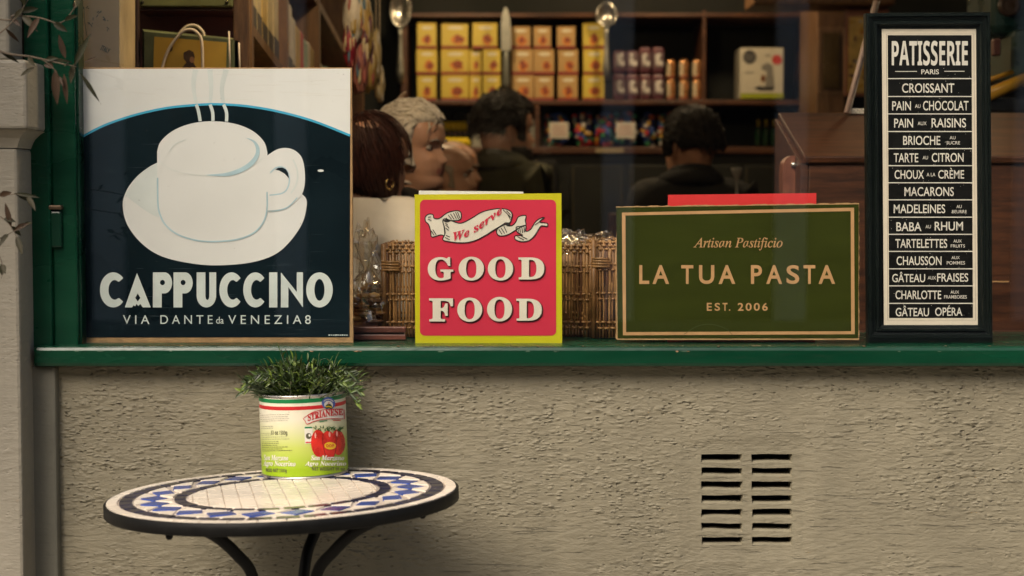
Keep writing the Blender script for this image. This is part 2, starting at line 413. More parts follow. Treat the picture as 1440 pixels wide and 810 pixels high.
# paint chips on the sill
rc = random.Random(5)
for x, w in ((1063, 15), (676, 7), (1082, 5), (1010, 4), (960, 3), (756, 3), (255, 3), (560, 4), (820, 3), (905, 2), (1150, 3), (1215, 5), (1330, 3), (1392, 4), (610, 2), (175, 3)):
    mb = MB(); z = zs_t + .0006; yb = -.029 + rc.uniform(-.006, .004); c = P(x, 487, yb).x; ww = w / 770 / 2
    mb.add([(c + ww * math.cos(k * .7) * rc.uniform(.7, 1.2), yb + .006 * math.sin(k * .7) * rc.uniform(.6, 1), z) for k in range(9)], [tuple(range(9))], WEAR); mb.build('paint_chip', wf)
rc = random.Random(17); WEARG = M('worn_paint_edge', (.05, .10, .06), .6)
for _ in range(16):
    c = P(rc.uniform(70, 1435), 488, -.0405); w = rc.uniform(.002, .008); h = rc.uniform(.0006, .0016)
    mb = MB(); mb.add([(c.x + w * math.cos(k * .785) * rc.uniform(.6, 1.2), -.0403, zs_t - .0085 + h * math.sin(k * .785) * rc.uniform(.6, 1.2)) for k in range(8)], [tuple(range(8))], WEAR if rc.random() < .35 else WEARG); mb.build('paint_chip', wf)
# upper wall, side piers, roof of the shop
mb = MB()
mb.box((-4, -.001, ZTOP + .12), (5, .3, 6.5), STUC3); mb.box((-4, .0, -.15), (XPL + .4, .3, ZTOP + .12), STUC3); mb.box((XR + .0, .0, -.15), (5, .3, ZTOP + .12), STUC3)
mb.build('upper_wall', shop)

# ---- interior shell
IW = M('interior_green_wall', (.007, .0085, .005), .75, 0, .2, 3); IWD = M('interior_dark_wall', (.03, .026, .02), .8, 0, .2, 3)
IF = wood('interior_floorboards', (.05, .025, .012), (.12, .065, .03), (12, 1, 1), .5)
FZ = -.12; BW = 4.78
mb = MB(); mb.box((-3, .12, FZ - .02), (4, 5, FZ), IF); mb.build('floor', kind='structure')
mb = MB(); mb.box((-3, .3, 3.0), (4, 5, 3.05), M('interior_ceiling', (.10, .09, .07), .9)); mb.build('ceiling', kind='structure')
mb = MB(); mb.box((-3, BW, FZ), (4, BW + .1, 3), IW); mb.build('back_wall', kind='structure')
mb = MB(); mb.box((-3.0, .3, FZ), (-2.9, BW, 3), IWD); mb.build('side_wall', kind='structure')
mb = MB(); mb.box((3.9, .3, FZ), (4.0, BW, 3), IWD); mb.build('side_wall', kind='structure')
mb = MB(); mb.box((-1.2, .301, .80), (XR - .1, .42, zs_t - .006), wood('ledge_wood', (.05, .02, .01), (.12, .05, .025)));
mb.box((-1.2, .125, FZ), (XR - .1, .30, zs_b - .001), IWD)
lg = mb.build('display_ledge'); lg['label'] = 'dark wooden display ledge inside the shop window behind the green sill'; lg['category'] = 'ledge'

# ---- opposite side of the street (seen only mirrored in the glass)
opp = thing('opposite_building', 'dark brick terrace across the street, mirrored faintly in the shop window', 'building', (0, -14.2, 0))
OB = M('opposite_brick', (.015, .013, .012), .85, 0, .25, 3, .3, 40); OS = M('opposite_stone', (.72, .71, .68), .8, 0, .1, 3); OD = M('opposite_dark_glass', (.015, .018, .02), .12)
mb = MB(); mb.box((-16, -20, -.15), (16, -14.2, 8.5), OB); mb.build('wall', opp)
mb = MB()
for x in (-7.3, -4.2, -2.3, 1.1, 2.9, 5.4, 8.6): mb = MB(); mb.box((x - .16, -14.2, -.1), (x + .16, -14.05, 3.6), OS); mb.build('column', opp)
mb = MB(); mb.box((-16, -14.21, 3.6), (16, -13.95, 3.95), OS); mb.build('cornice', opp)
for x in (-5.7, -.6, 4.1, 7.0):
    mb = MB(); mb.box((x - 1.0, -14.23, .7), (x + 1.0, -14.16, 3.2), OD); mb.build('window', opp)
for x in (-6, -3, 0, 3, 6):
    mb = MB(); mb.box((x - .5, -14.23, 4.8), (x + .5, -14.16, 6.8), OD); mb.build('window', opp)

# ================================================================== SIGNS IN THE WINDOW
YS = .040
# --- cappuccino poster
def base_at(px, Y): return P(px, 478, Y).x, Y, zs_t
pb = base_at(304, YS)
po = thing('cafe_poster', 'large blue and white CAPPUCCINO poster with a steaming cup', 'poster', pb)
mb = MB(); a = P(112.5, 478, YS); b = P(495, 95, YS); mb.bbox((a.x, YS, zs_t), (b.x, YS + .009, b.z), KRAFT, .001); mb.build('backing_board', po)
MAT_ = M('poster_faint_line', (.70, .67, .60), .5); mb = MB(); L = [YS - .0006 - .00025 * i for i in range(14)]
mb.poly([(114.5, 97), (492.5, 96.5), (491.5, 474), (116, 474.5)], L[0], WHITEP)
arc = spline([(114.2, 193), (145, 177), (185, 163), (230, 152.5), (270, 148), (305, 146.5), (345, 149), (390, 156.5), (440, 170), (492.3, 190.5)])
mb.poly([(116, 474.5)] + arc + [(491.5, 474)], L[1], NAVY)
mb.line(arc, 3.2, L[2], CYAN)
mb.build('print', po)
mb = MB()
sau = spline([(250, 219), (222, 228.5), (205, 238), (190, 251), (178, 268), (172.5, 288), (179, 316), (200, 343), (229, 361), (272, 370.8), (311, 373), (358, 368), (394, 353), (422, 320), (431, 291), (427, 275), (400, 262), (320, 225)], True)
mb.poly(sau, L[2], WHITEP)
mb.poly([(176, 274), (190, 251), (205, 238), (222, 229), (223.5, 306), (205, 296)], L[3], PALE2)
mb.line(spline([(176, 274), (205, 296), (223.5, 306)]), 1.0, L[4], PALE2)
cup = [(221.5, 290), (221, 215)] + spline([(221, 213), (226, 199), (243, 184), (268, 174), (298, 170.5), (330, 174), (355, 184), (371, 199), (376, 214)]) + \
      [(376, 290)] + spline([(375.5, 294), (370.5, 312), (358, 326.6), (336.5, 336), (308, 339.5), (279, 338.5), (250.5, 330), (232.6, 316), (224.5, 300)])
mb.poly(cup, L[4], WHITEP)
mb.line(spline([(221.5, 250), (222, 285), (224.5, 300), (232.6, 316), (250.5, 330), (279, 338.5), (308, 339.5), (336.5, 336), (358, 326.6), (370.5, 312), (375.5, 294), (375.5, 270)]), [2.2] * 67, L[5] - .0001, PALE)
ho = spline([(374, 220), (390, 210), (405, 208.3), (418, 214), (426, 226), (429, 250), (426, 270), (415, 284), (400, 293), (376, 296)])
mb.poly(ho + [(372, 296), (372, 222)], L[5], WHITEP)
mb.line(spline([(380, 243), (388, 236), (397, 235), (404, 241), (407, 252), (404, 265), (396, 272), (379, 274.5)]), 1.8, L[6], PALE)
mb.line(spline([(418, 278), (405, 291), (390, 296), (377, 297)]), 1.6, L[6], PALE)
mb.line(spline([(412, 224), (418, 240), (417, 258), (409, 272)]), 2.4, L[6], PALE2)
mb.poly([(387, 238.5), (391, 236), (397, 235.6), (402, 238), (405, 243), (406.5, 251), (400, 244), (393, 240)], L[7], NAVY)
# coffee surface shading
mb.line(spline([(222, 216), (228, 230), (246, 240), (280, 246.5), (318, 245), (350, 236), (370, 222)]), [.3] * 6 + [.8] * 30 + [.3], L[6], PALE2)
mb.poly(spline([(290, 246), (318, 243), (342, 234), (356, 222), (360, 211), (356, 200), (346, 194), (358, 198), (365, 209), (362, 224), (348, 238), (322, 247.5)], True), L[7], PALE)
mb.line(spline([(238, 214), (246, 203), (262, 196)]), 1.2, L[7], PALE2)
for pts in ([(276, 147), (279, 156), (281.5, 170.5)], [(295.5, 147), (299, 158), (299.5, 170)], [(314.5, 147), (318.5, 158), (318.5, 171)]):
    mb.line(spline(pts), 4.6, L[3], WHITEL)
for pts in ([(275, 98), (272, 120), (276, 147)], [(295, 98), (297, 122), (295.5, 147)], [(318, 98), (312, 124), (314.5, 147)]):
    mb.line(spline(pts), [8, 7.6, 7, 7, 7, 6.4, 6, 6, 5.6, 5.2, 5, 4.8, 4.6], L[1], PALE2)
mb.poly(ell(451, 240, 4.5, 1.8, n=10), L[3], WHITEP)
rk = random.Random(15); SPK = M('poster_speck', (.10, .09, .07), .7); SCR = M('poster_scratch', (.05, .075, .085), .5)
for _ in range(46): x, y = rk.uniform(120, 488), rk.uniform(100, 368); mb.poly(ell(x, y, rk.uniform(.25, .75), rk.uniform(.2, .6), n=6), L[8], SPK)
for _ in range(60): x, y = rk.uniform(118, 440), rk.uniform(200, 470); l = rk.uniform(8, 45); mb.line([(x, y), (x + l * .5, y + rk.uniform(-.3, .3)), (min(490, x + l), y + rk.uniform(-.4, .4))], [.1, .38, .1], L[1] - .0001, SCR)
for _ in range(30): x, y = rk.uniform(120, 470), rk.uniform(98, 145); l = rk.uniform(10, 50); mb.line([(x, y), (min(490, x + l), y + rk.uniform(-.4, .4))], .35, L[0] - .0001, MAT_)
mb.build('cup_picture', po)
# lettering: fat deco capitals
mb = MB()
def fat(ch, x0, x1, y0=383, y1=432.3):
    w = x1 - x0; h = y1 - y0; X = lambda u: x0 + u * w; Yv = lambda v: y1 - v * h
    def pl(pts, holes=()): mb.poly([(X(u), Yv(v)) for u, v in pts], L[3], WHITEL, [[(X(u), Yv(v)) for u, v in hh] for hh in holes])
    def e(cx, cy, rx, ry, a0=0, a1=360, n=32): return [(u, v) for u, v in ell(cx, cy, rx, ry, a0, a1, n)]
    if ch == 'C': pl(e(.56, .5, .56, .5, 42, 318, 36) + [(.80, .27)] + e(.62, .5, .26, .28, 300, 60, 24) + [(.80, .73)])
    if ch == 'O': pl(e(.5, .5, .5, .5), [e(.5, .5, .19, .31)])
    if ch == 'I': pl([(0, 0), (1, 0), (1, 1), (0, 1)])
    if ch == 'A': pl([(0, 0), (.28, 0), (.33, .06), (.40, .03), (.45, .10), (.52, .04), (.60, .10), (.66, .03), (.70, 0), (1, 0), (.47, .98)], [[(.50, .17), (.60, .27), (.50, .40), (.40, .27)]])
    if ch == 'P': pl([(0, 0), (.46, 0), (.46, .40), (.60, .40)] + e(.60, .70, .40, .30, -90, 90, 18) + [(0, 1)], [e(.50, .71, .13, .075, n=16)])
    if ch == 'U': pl([(0, 1), (.45, 1), (.45, .34)] + [(u, v) for u, v in e(.55, .34, .10, .13, 180, 360, 8)] + [(.65, 1), (1, 1), (1, .34)] + e(.5, .34, .5, .34, 0, -180, 20))
    if ch == 'N': pl([(0, 0), (.34, 0), (.34, .58), (1, 0), (1, 1), (.72, 1), (.72, .44), (0, 1)])
for ch, x0, x1 in (('C', 140.5, 174), ('A', 175.5, 212), ('P', 215, 242), ('P', 244, 271), ('U', 276.5, 304), ('C', 308.5, 339), ('C', 342, 372.5), ('I', 378.5, 390), ('N', 395, 426), ('O', 430.5, 468)): fat(ch, x0, x1)
mb.build('title_lettering', po)
for tx, x0, x1 in (('V I A', 173, 210), ('D A N T E', 225.5, 299), ('V E N E Z I A', 321, 424), ('8', 429, 437)): mb = MB(); mb.text(tx, x0, x1, 455.5, 443.3, L[3], WHITEL); mb.build('address_lettering', po)
mb = MB()
mb.text('da', 304, 314.5, 455, 445.5, L[3], WHITEL)
mb.build('small_lettering', po); mb = MB()
for i in range(9): mb.line([(462 + i * 3.1, 471.2), (464.2 + i * 3.1, 471.2)], 1.3 + .5 * (i % 3 == 0), L[3], WHITEL)
mb.build('maker_line', po)

# --- good food sign
YG = .036
gs = thing('food_sign', 'red sign with yellow edge reading GOOD FOOD under a We serve ribbon', 'sign', base_at(687, YG))
RED = M('sign_red', (.62, .034, .070), .35, 0, .06, 4); YEL = M('sign_yellow_green', (.58, .53, .012), .4, 0, .06); CRM = M('sign_cream', (.74, .68, .56), .4, 0, .05); INK = M('sign_ink', (.015, .012, .012), .5)
DRED = M('sign_letter_side', (.14, .02, .025), .5)
mb = MB(); a = P(583, 480, YG); b = P(790, 272, YG)
ptl, ptr, pbr, pbl = P(583, 273.5, YG), P(789.5, 271.8, YG), P(790.5, 480, YG), P(584, 480, YG); pbl.z = pbr.z = zs_t
fr = [ptl, ptr, pbr, pbl]; bk_ = [p + Vector((0, .006, 0)) for p in fr]
mb.add(fr + bk_, [(0, 1, 2, 3), (7, 6, 5, 4)] + [(i, 4 + i, 4 + (i + 1) % 4, (i + 1) % 4) for i in range(4)], YEL); mb.build('board', gs)
G = [YG - .0006 - .00025 * i for i in range(10)]
mb = MB(); mb.poly(roundrect(590.5, 280.8, 782, 472, 7), G[0], RED)
CZ = lambda l: [(490 + x / 3.241, 250 + y / 3.241) for x, y in l]
lt = CZ(spline([(350, 180), (365, 166), (385, 168), (390, 184), (415, 185), (450, 160), (490, 150), (512, 158), (510, 190), (470, 195), (440, 187), (430, 197), (436, 225), (438, 262), (420, 260), (380, 270), (375, 245), (365, 212), (352, 200)], True, 4))
main = CZ(spline([(430, 197), (440, 187), (470, 196), (512, 207), (560, 185), (600, 160), (640, 147), (690, 140), (730, 147), (746, 165), (742, 190), (735, 205), (715, 206), (700, 216), (660, 240), (620, 265), (580, 285), (540, 295), (500, 296), (460, 291), (430, 282), (440, 255), (437, 225)], True, 4))
rt = CZ(spline([(735, 207), (725, 218), (745, 218), (762, 203), (775, 178), (808, 172), (806, 195), (808, 215), (785, 225), (760, 240), (725, 260), (690, 265), (675, 250), (680, 232), (705, 217)], True, 4))
tl = CZ(spline([(765, 225), (785, 222), (808, 218), (808, 244), (830, 235), (850, 204), (870, 187), (893, 181), (870, 202), (905, 207), (905, 222), (880, 219), (865, 238), (845, 268), (820, 287), (790, 291), (762, 282), (760, 265), (795, 262), (770, 248)], True, 4))
for i, s_ in enumerate((lt, rt, tl, main)):
    mb.poly(s_, G[1 + i], CRM); mb.line(s_, 1.5, G[2 + i] - .0001, INK, True)
for l in ([(455, 170), (470, 190)], [(465, 164), (482, 190)], [(478, 160), (492, 188)], [(488, 156), (502, 188)], [(497, 156), (508, 184)], [(445, 182), (455, 196)], [(440, 205), (452, 215)], [(442, 215), (458, 228)], [(442, 228), (456, 240)], [(444, 262), (462, 270)], [(440, 272), (462, 283)],
          [(685, 235), (700, 258)], [(695, 228), (712, 254)], [(708, 220), (722, 250)], [(770, 228), (776, 246)], [(780, 226), (784, 250)], [(790, 224), (794, 252)], [(800, 222), (802, 248)], [(720, 150), (738, 168)], [(705, 146), (740, 180)], [(725, 165), (738, 190)], [(770, 268), (800, 284)], [(785, 264), (815, 280)], [(362, 180), (376, 178)], [(362, 188), (378, 195)], [(376, 240), (390, 262)], [(384, 236), (400, 260)], [(850, 215), (870, 200)]):
    mb.line(CZ(l), 1.1, G[8], INK)
mb.poly(CZ(ell(727, 213, 10, 7, n=14)), G[8], INK); mb.poly(CZ(ell(448, 196, 16, 6, n=14)), G[8], INK)
mb.build('print', gs)
mb = MB()
def warp(x, y):                                     # text laid along the ribbon
    u = x; bx = 635.5 + 72 * u; by = 338.5 - 6 * u - 62 * u * u * .9 + 24 * u ** 3 * .9
    dy = (-6 - 111 * u + 65 * u * u); l = math.hypot(72, dy); nx, ny = -dy / l * -1, -72 / l
    return P(bx + nx * -y * .55, by + ny * -y * -1 * -1, G[8] - .0002)
mb.text('We serve', 0.03, 1.0, 0, -11.5, 0, RED, 'bolditalic', .012, fn=lambda x, y: warp(x, y))
mb.build('ribbon_lettering', gs)
mb = MB()
for tx, x0, x1, yb, yt in (('G', 601.5, 637.5, 394.5, 361.5), ('O', 645, 680.5, 394.5, 361), ('O', 686, 721.5, 394.5, 361), ('D', 729, 765.5, 393, 362), ('F', 603.5, 637, 452, 419.5), ('O', 643, 678, 452.5, 418.5), ('O', 685, 720, 452, 417.5), ('D', 726, 762, 451, 420)):
    if tx == 'F': mb.build('raised_lettering', gs); mb = MB()
    mb.text(tx, x0, x1, yb, yt, G[0] - .0042, CRM, 'serifbold', .022, bbox=True, depth=.0040, side=DRED)
    mb.text(tx, x0 + 1.0, x1 + 2.2, yb + 2.2, yt + 1.0, G[1], DRED, 'serifbold', .03, bbox=True)
mb.build('raised_lettering', gs)

def card(name, label, cat, x0, y0, x1, Y, m, th=.003, y0b=None):
    mb = MB(); a = P(x0, y0, Y); b = P(x1, y0 if y0b is None else y0b, Y)
    f = [(a.x, Y, zs_t), (b.x, Y, zs_t), (b.x, Y, b.z), (a.x, Y, a.z)]; mb.add(f + [(x, y + th, z) for x, y, z in f], [(0, 1, 2, 3), (7, 6, 5, 4)] + [(i, 4 + i, 4 + (i + 1) % 4, (i + 1) % 4) for i in range(4)], m)
    o = mb.build(name, None, (a.x, Y, zs_t)); o['label'] = label; o['category'] = cat; return o
card('white_card', 'plain white card peeping out above the red and yellow sign', 'card', 589, 268, 736, .058, WHITEP, y0b=269.5)
card('red_card', 'bright red card standing behind the green pasta sign', 'card', 939.5, 274, 1148, .060, M('card_red', (.62, .03, .03), .5, 0, .05), y0b=271.5)

# --- green pasta sign
YL = .040
ls = thing('pasta_sign', 'dark green cardboard sign with tan border and tan pasta maker lettering', 'sign', base_at(1037, YL))
OLV = M('sign_olive', (.030, .038, .003), .6, 0, .12, 5, .15, 200, .12, stretch=(1, 1, 6)); TAN = M('sign_tan', (.50, .28, .12), .6, 0, .08, 40)
mb = MB(); rc = random.Random(11)
top = [(866 + (1208 - 866) * i / 70, 290.3 - 4.8 * i / 70 + rc.uniform(-.7, .7)) for i in range(71)]
rgt = [(1208.3 + rc.uniform(-.8, .5), 286 + (476 - 286) * i / 40) for i in range(1, 40)]
lft = [(866.4 + rc.uniform(-.6, .6) + 1.5 * (1 - i / 40), 292 + (476 - 292) * i / 40) for i in range(40, 0, -1)]
out = top + rgt + [(1208, 478), (868, 478)] + lft
f0 = [P(x, y, YL) for x, y in out]; n = len(out)
mb.add(f0 + [p + Vector((0, .007, 0)) for p in f0], [(i, (i + 1) % n, n + (i + 1) % n, n + i) for i in range(n)], KRAFT)
mb.poly(out, YL, KRAFT); mb.poly(out, YL + .007, KRAFT)
mb.build('cardboard', ls)
LL = [YL - .0005 - .0003 * i for i in range(6)]
mb = MB(); mb.poly([(866.8, 291.8), (1207.6, 287.2), (1207, 475.6), (868.6, 475.8)], LL[0], OLV)
mb.poly([(874.5, 299), (1201, 292), (1202, 470), (876, 471.5)], LL[1], TAN, [[(879.5, 303), (1196.3, 296.8), (1197, 465.8), (880.5, 467)]])
mb.build('print', ls)
mb = MB()
mb.text('Artisan Pastificio', 975, 1100.5, 347.8, 334.5, LL[2], TAN, 'italic', .006); mb.build('tagline_lettering', ls); mb = MB()
for tx, x0, x1 in (('L', 899, 913), ('A', 917.5, 941), ('T', 958, 975), ('U', 983, 1004.5), ('A', 1010.5, 1034), ('P', 1056, 1071.5), ('A', 1077.5, 1100), ('S', 1106, 1124), ('T', 1130, 1146.5), ('A', 1151, 1174.5)):
    if x0 in (958, 1056): mb.build('title_lettering', ls); mb = MB()
    mb.text(tx, x0, x1, 399.3, 372.8, LL[2], TAN, 'sans', .018, bbox=True)
mb.build('title_lettering', ls); mb = MB()
for tx, x0, x1 in (('E', 994, 1001), ('S', 1005, 1012.5), ('T', 1016, 1023), ('.', 1025, 1027), ('2', 1037.5, 1045.5), ('0', 1048.5, 1057), ('0', 1060, 1068.5), ('6', 1072, 1079.5)):
    mb.text(tx, x0, x1, 437, 435 if tx == '.' else 426, LL[2], TAN, 'sans', .016, bbox=True)
mb.build('date_lettering', ls); mb = MB()
mb.line(spline([(962, 470), (980, 459), (1000, 456), (1020, 462), (1030, 471)]), .6, LL[3], M('sign_scuff', (.06, .07, .02), .6))
mb.build('scuff', ls)

# --- framed patisserie menu
YF = .034
ms = thing('framed_menu', 'tall black framed PATISSERIE menu board listing French pastries', 'menu board', base_at(1308, YF))
FR = M('frame_black', (.007, .010, .009), .42, 0, .1, 8, spec=.12)
mb = MB()
O = [(1218, 18), (1393.5, 16.5), (1397, 476), (1221.5, 476)]; I = [(1240, 40.5), (1374.5, 40.5), (1377, 457), (1243, 457)]
def lerp(t): return [(o[0] + (i[0] - o[0]) * t, o[1] + (i[1] - o[1]) * t) for o, i in zip(O, I)]
pr = [(0, .024), (0, .004), (.06, .0), (.22, .0), (.28, .005), (.50, .007), (.56, .002), (.70, .002), (.78, .010), (1.0, .013)]
rings = [[P(x, y, YF) + Vector((0, d, 0)) for x, y in lerp(t)] for t, d in pr]
for r in rings[:2]:
    for p in r[2:]: p.z = zs_t
vs = [p for r in rings for p in r]
mb.add(vs, [(k * 4 + i, k * 4 + (i + 1) % 4, (k + 1) * 4 + (i + 1) % 4, (k + 1) * 4 + i) for k in range(len(pr) - 1) for i in range(4)], FR)
mb.add([P(x, y, YF) + Vector((0, .022, 0)) for x, y in O], [(0, 1, 2, 3)], FR)
mb.build('frame', ms)
YM = YF + .0125
mb = MB(); MAT = M('mat_cream', (.72, .64, .51), .7, 0, .03)
mb.poly(I, YM, MAT); mb.line([(1246.5, 47.5), (1369.5, 47.5), (1372, 450.5), (1248.5, 450.5)], .7, YM - .0004, M('mat_line', (.42, .36, .27), .7), True)
mb.build('mount', ms)
mb = MB(); PBK = M('print_black', (.007, .007, .0065), .6, 0, .3, 20, spec=.12); PWH = M('print_white', (.70, .66, .58), .55, 0, .06, 30)
def xl(y): return 1248.3 + (y - 50) / 397 * 2.0
def xr_(y): return 1366.2 + (y - 50) / 397 * 2.0
ys_ = [49.5, 110.5, 135.7, 160.2, 184.9, 209, 233, 257, 281, 305.4, 329.5, 353.5, 378, 402, 426.6, 447]
mb.poly([(xl(49.5), 49.5), (xr_(49.5), 49.5), (xr_(447), 447), (xl(447), 447)], YM - .0005, PBK)
for y in ys_[1:-1]: mb.line([(xl(y), y), (xr_(y), y)], 1.35, YM - .0008, PWH)
rc = random.Random(21)
for _ in range(170):
    y = rc.choice(ys_[1:]) + rc.gauss(0, 3.0) if rc.random() < .75 else rc.uniform(52, 446); x = rc.uniform(xl(y) + 1, xr_(y) - 1)
    if 50 < y < 446: mb.poly(ell(x, y, rc.uniform(.15, .6), rc.uniform(.12, .5), n=5), YM - .0009, PWH)
mb.build('print', ms)
mb = MB(); YT = YM - .0011
mb.text('PATISSERIE', 1254, 1361, 91.6, 57.8, YT, PWH, 'bold', .004)
mb.build('heading_lettering', ms); mb = MB()
mb.text('PARIS', 1295.6, 1320.3, 104.2, 97.6, YT, PWH, 'sans', .012)
mb.line([(1258.8, 100.4), (1289.5, 100.4)], 1.0, YT, PWH); mb.line([(1328, 100.2), (1356.4, 100.2)], 1.0, YT, PWH)
mb.build('city_lettering', ms)
for l in [
    [('CROISSANT', 1268.5, 1342, 130.2, 117.4)],
    [('PAIN', 1254.6, 1281, 155, 142.4), ('AU', 1286.7, 1294.4, 151.8, 146.6), ('CHOCOLAT', 1298, 1362, 155, 142)],
    [('PAIN', 1257.4, 1284, 179.2, 166.8), ('AUX', 1290.4, 1303, 176, 171), ('RAISINS', 1310, 1358.5, 179, 166.4)],
    [('BRIOCHE', 1270, 1322.3, 203.6, 191.2), ('AU', 1335.4, 1343.7, 195.8, 191.4), ('SUCRE', 1331, 1350, 203, 198.6)],
    [('TARTE', 1256.8, 1291.3, 228, 215.6), ('AU', 1297.5, 1305, 224, 219.2), ('CITRON', 1310.3, 1355, 227.6, 215.3)],
    [('CHOUX', 1258, 1299.4, 251.4, 239.3), ('A LA', 1303, 1315.4, 248, 243), ('CRÈME', 1319.4, 1355.8, 251, 239.3)],
    [('MACARONS', 1271.9, 1341.3, 275.5, 263.2)],
    [('MADELEINES', 1256.8, 1329.2, 299.6, 287.6), ('AU', 1345, 1352.4, 292.6, 288.2), ('BEURRE', 1338.8, 1359.5, 299.8, 295.4)],
    [('BABA', 1260.5, 1295.8, 324.8, 312.6), ('AU', 1301.5, 1309, 321, 316.4), ('RHUM', 1314.4, 1354.2, 324, 311.8)],
    [('TARTELETTES', 1259, 1332, 348.4, 336.2), ('AUX', 1340.7, 1352.4, 341, 336.8), ('FRUITS', 1337, 1357, 348, 343.6)],
    [('CHAUSSON', 1260.8, 1324, 372.6, 360.5), ('AUX', 1338, 1349.6, 364.4, 360.2), ('POMMES', 1331.4, 1357, 372, 367.4)],
    [('GÂTEAU', 1254.6, 1301, 396.6, 385.4), ('AUX', 1304.6, 1316.2, 393, 388.4), ('FRAISES', 1317.8, 1361.6, 396, 384.4)],
    [('CHARLOTTE', 1259.3, 1323.5, 420.5, 408.6), ('AUX', 1336.6, 1348.7, 412.8, 408.6), ('FRAMBOISES', 1327.7, 1359.5, 419.8, 415.2)],
    [('GÂTEAU', 1259.5, 1306.4, 444.6, 433), ('OPÉRA', 1315, 1353.3, 444, 432.6)]]:
    mb = MB()
    for tx, x0, x1, yb, yt in l: mb.text(tx, x0, x1, yb, yt, YT, PWH, 'sans', .009 if yb - yt > 8 else .006)
    mb.build('menu_line', ms)

# ================================================================== TABLE, TIN, PLANT
TD = 2.685; TY = CAMY + TD; TR = .2885
tc = P(398.5, 692, TY)
TILT = -R(1.9)
tab = thing('bistro_table', 'small round bistro table with blue and white mosaic top and black iron legs', 'table', (tc.x, TY, 0), local=True)
tab_top = tc.z
MW = M('tile_cream', (.76, .68, .57), .28, 0, .08, 9); MN = M('tile_navy', (.010, .010, .035), .22, 0, .4, 25); MBL = M('tile_blue', (.030, .065, .27), .2, 0, .45, 18); GROUT = M('tile_grout', (.50, .43, .36), .85, 0, .15, 40)
rotm = Matrix.Rotation(TILT, 4, 'Y') @ Matrix.Rotation(-R(1.25), 4, 'X')
def TT(v): return Vector((0, 0, tab_top)) + rotm @ Vector(v)
class TMB(MB):
    def build(s, *a, **k): s.v = [TT(v) for v in s.v]; return MB.build(s, *a, **k)
mb = TMB(); mb.lathe([(TR - .002, -.0215), (TR, -.020), (TR, -.0025), (TR - .0015, -.001), (TR - .004, -.001), (TR - .006, -.0035)], (0, 0, 0), FLANK, 96)
rb = mb.build('rim', tab)
mb = TMB(); rg = random.Random(4)
mb.lathe([(TR - .005, -.010), (TR - .005, -.0022), (0.0001, -.0022)], (0, 0, 0), GROUT, 96)
def tile(poly_, m, z=0.0):
    c = Vector((sum(p[0] for p in poly_) / len(poly_), sum(p[1] for p in poly_) / len(poly_)))
    dz = rg.uniform(-.0003, .0003); n = len(poly_)
    t = [(p[0] + (c.x - p[0]) * .04, p[1] + (c.y - p[1]) * .04, z + dz) for p in poly_]; b2 = [(p[0], p[1], -.003) for p in poly_]
    mb.add(t + b2, [tuple(range(n))] + [(i, n + i, n + (i + 1) % n, (i + 1) % n) for i in range(n)], m)
def sect(r0, r1, a0, a1, k=3):
    return [(r1 * math.cos(a0 + (a1 - a0) * i / k), r1 * math.sin(a0 + (a1 - a0) * i / k)) for i in range(k + 1)] + [(r0 * math.cos(a1 + (a0 - a1) * i / k), r0 * math.sin(a1 + (a0 - a1) * i / k)) for i in range(k + 1)]
def ring(r0, r1, n, m, gap=.0030, ph=0):
    for i in range(n):
        g = gap / TR / r1; tile(sect(r0 * TR, r1 * TR, 2 * math.pi * i / n + g + ph, 2 * math.pi * (i + 1) / n - g + ph), m)
ring(.925, .985, 40, MW, .0004); ring(.842, .915, 38, MN); ring(.548, .612, 26, MN)
nd = 22
for i in range(nd):
    c = 2 * math.pi * (i + .35) / nd; w = 2 * math.pi / nd
    pt = lambda r, a: (r * TR * math.cos(a), r * TR * math.sin(a))
    sk = .10 * w
    tile([pt(.805, c - sk), pt(.725, c + .44 * w), pt(.648, c + sk), pt(.725, c - .44 * w)], MBL)
    a = c + w / 2
    tile([pt(.83, a - .40 * w), pt(.833, a), pt(.83, a + .40 * w), pt(.735, a + .01)], MW); tile([pt(.623, a + .40 * w), pt(.623, a), pt(.623, a - .40 * w), pt(.715, a - .01)], MW)
ri = .535 * TR; st = .0245; ca, sa = math.cos(R(12)), math.sin(R(12))
k = int(ri / st) + 2
for i in range(-k, k):
    for j in range(-k, k):
        x0, y0 = i * st, j * st
        sq = [(x0 + .0006, y0 + .0006), (x0 + st - .0006, y0 + .0006), (x0 + st - .0006, y0 + st - .0006), (x0 + .0006, y0 + st - .0006)]
        # clip the square against the circle
        pts = []
        for q_ in range(4):
            p0, p1 = Vector(sq[q_]), Vector(sq[(q_ + 1) % 4])
            for s_ in range(6):
                p = p0 + (p1 - p0) * s_ / 6
                if p.length <= ri: pts.append((p.x, p.y))
        if len(pts) > 3: tile([(x * ca - y * sa, x * sa + y * ca) for x, y in pts], MW)
mb.build('mosaic_top', tab)
def leg(ang, top_r=.20):
    c, s_ = math.cos(ang), math.sin(ang)
    prof = [(top_r + .01, tab_top - .020), (top_r - .016, tab_top - .032), (top_r - .058, tab_top - .056), (top_r - .096, tab_top - .09), (.064, tab_top - .13), (.050, tab_top - .22), (.046, tab_top - .36), (.075, tab_top - .52), (.14, tab_top - .63), (.20, .012)]
    pts = spline([(r * c, r * s_, z) for r, z in prof], False, 5)
    m = MB(); m.tube(pts, .0095, FLANK, 10)
    return m
for ang, tr_ in ((R(226), .190), (R(-26), .192), (R(64), .185)):
    o = leg(ang, tr_).build('leg', tab)
mb = MB(); mb.tube([(.052 * math.cos(t), .052 * math.sin(t), tab_top - .32) for t in [2 * math.pi * i / 24 for i in range(25)]], .006, FLANK, 8, False); mb.build('leg_ring', tab)
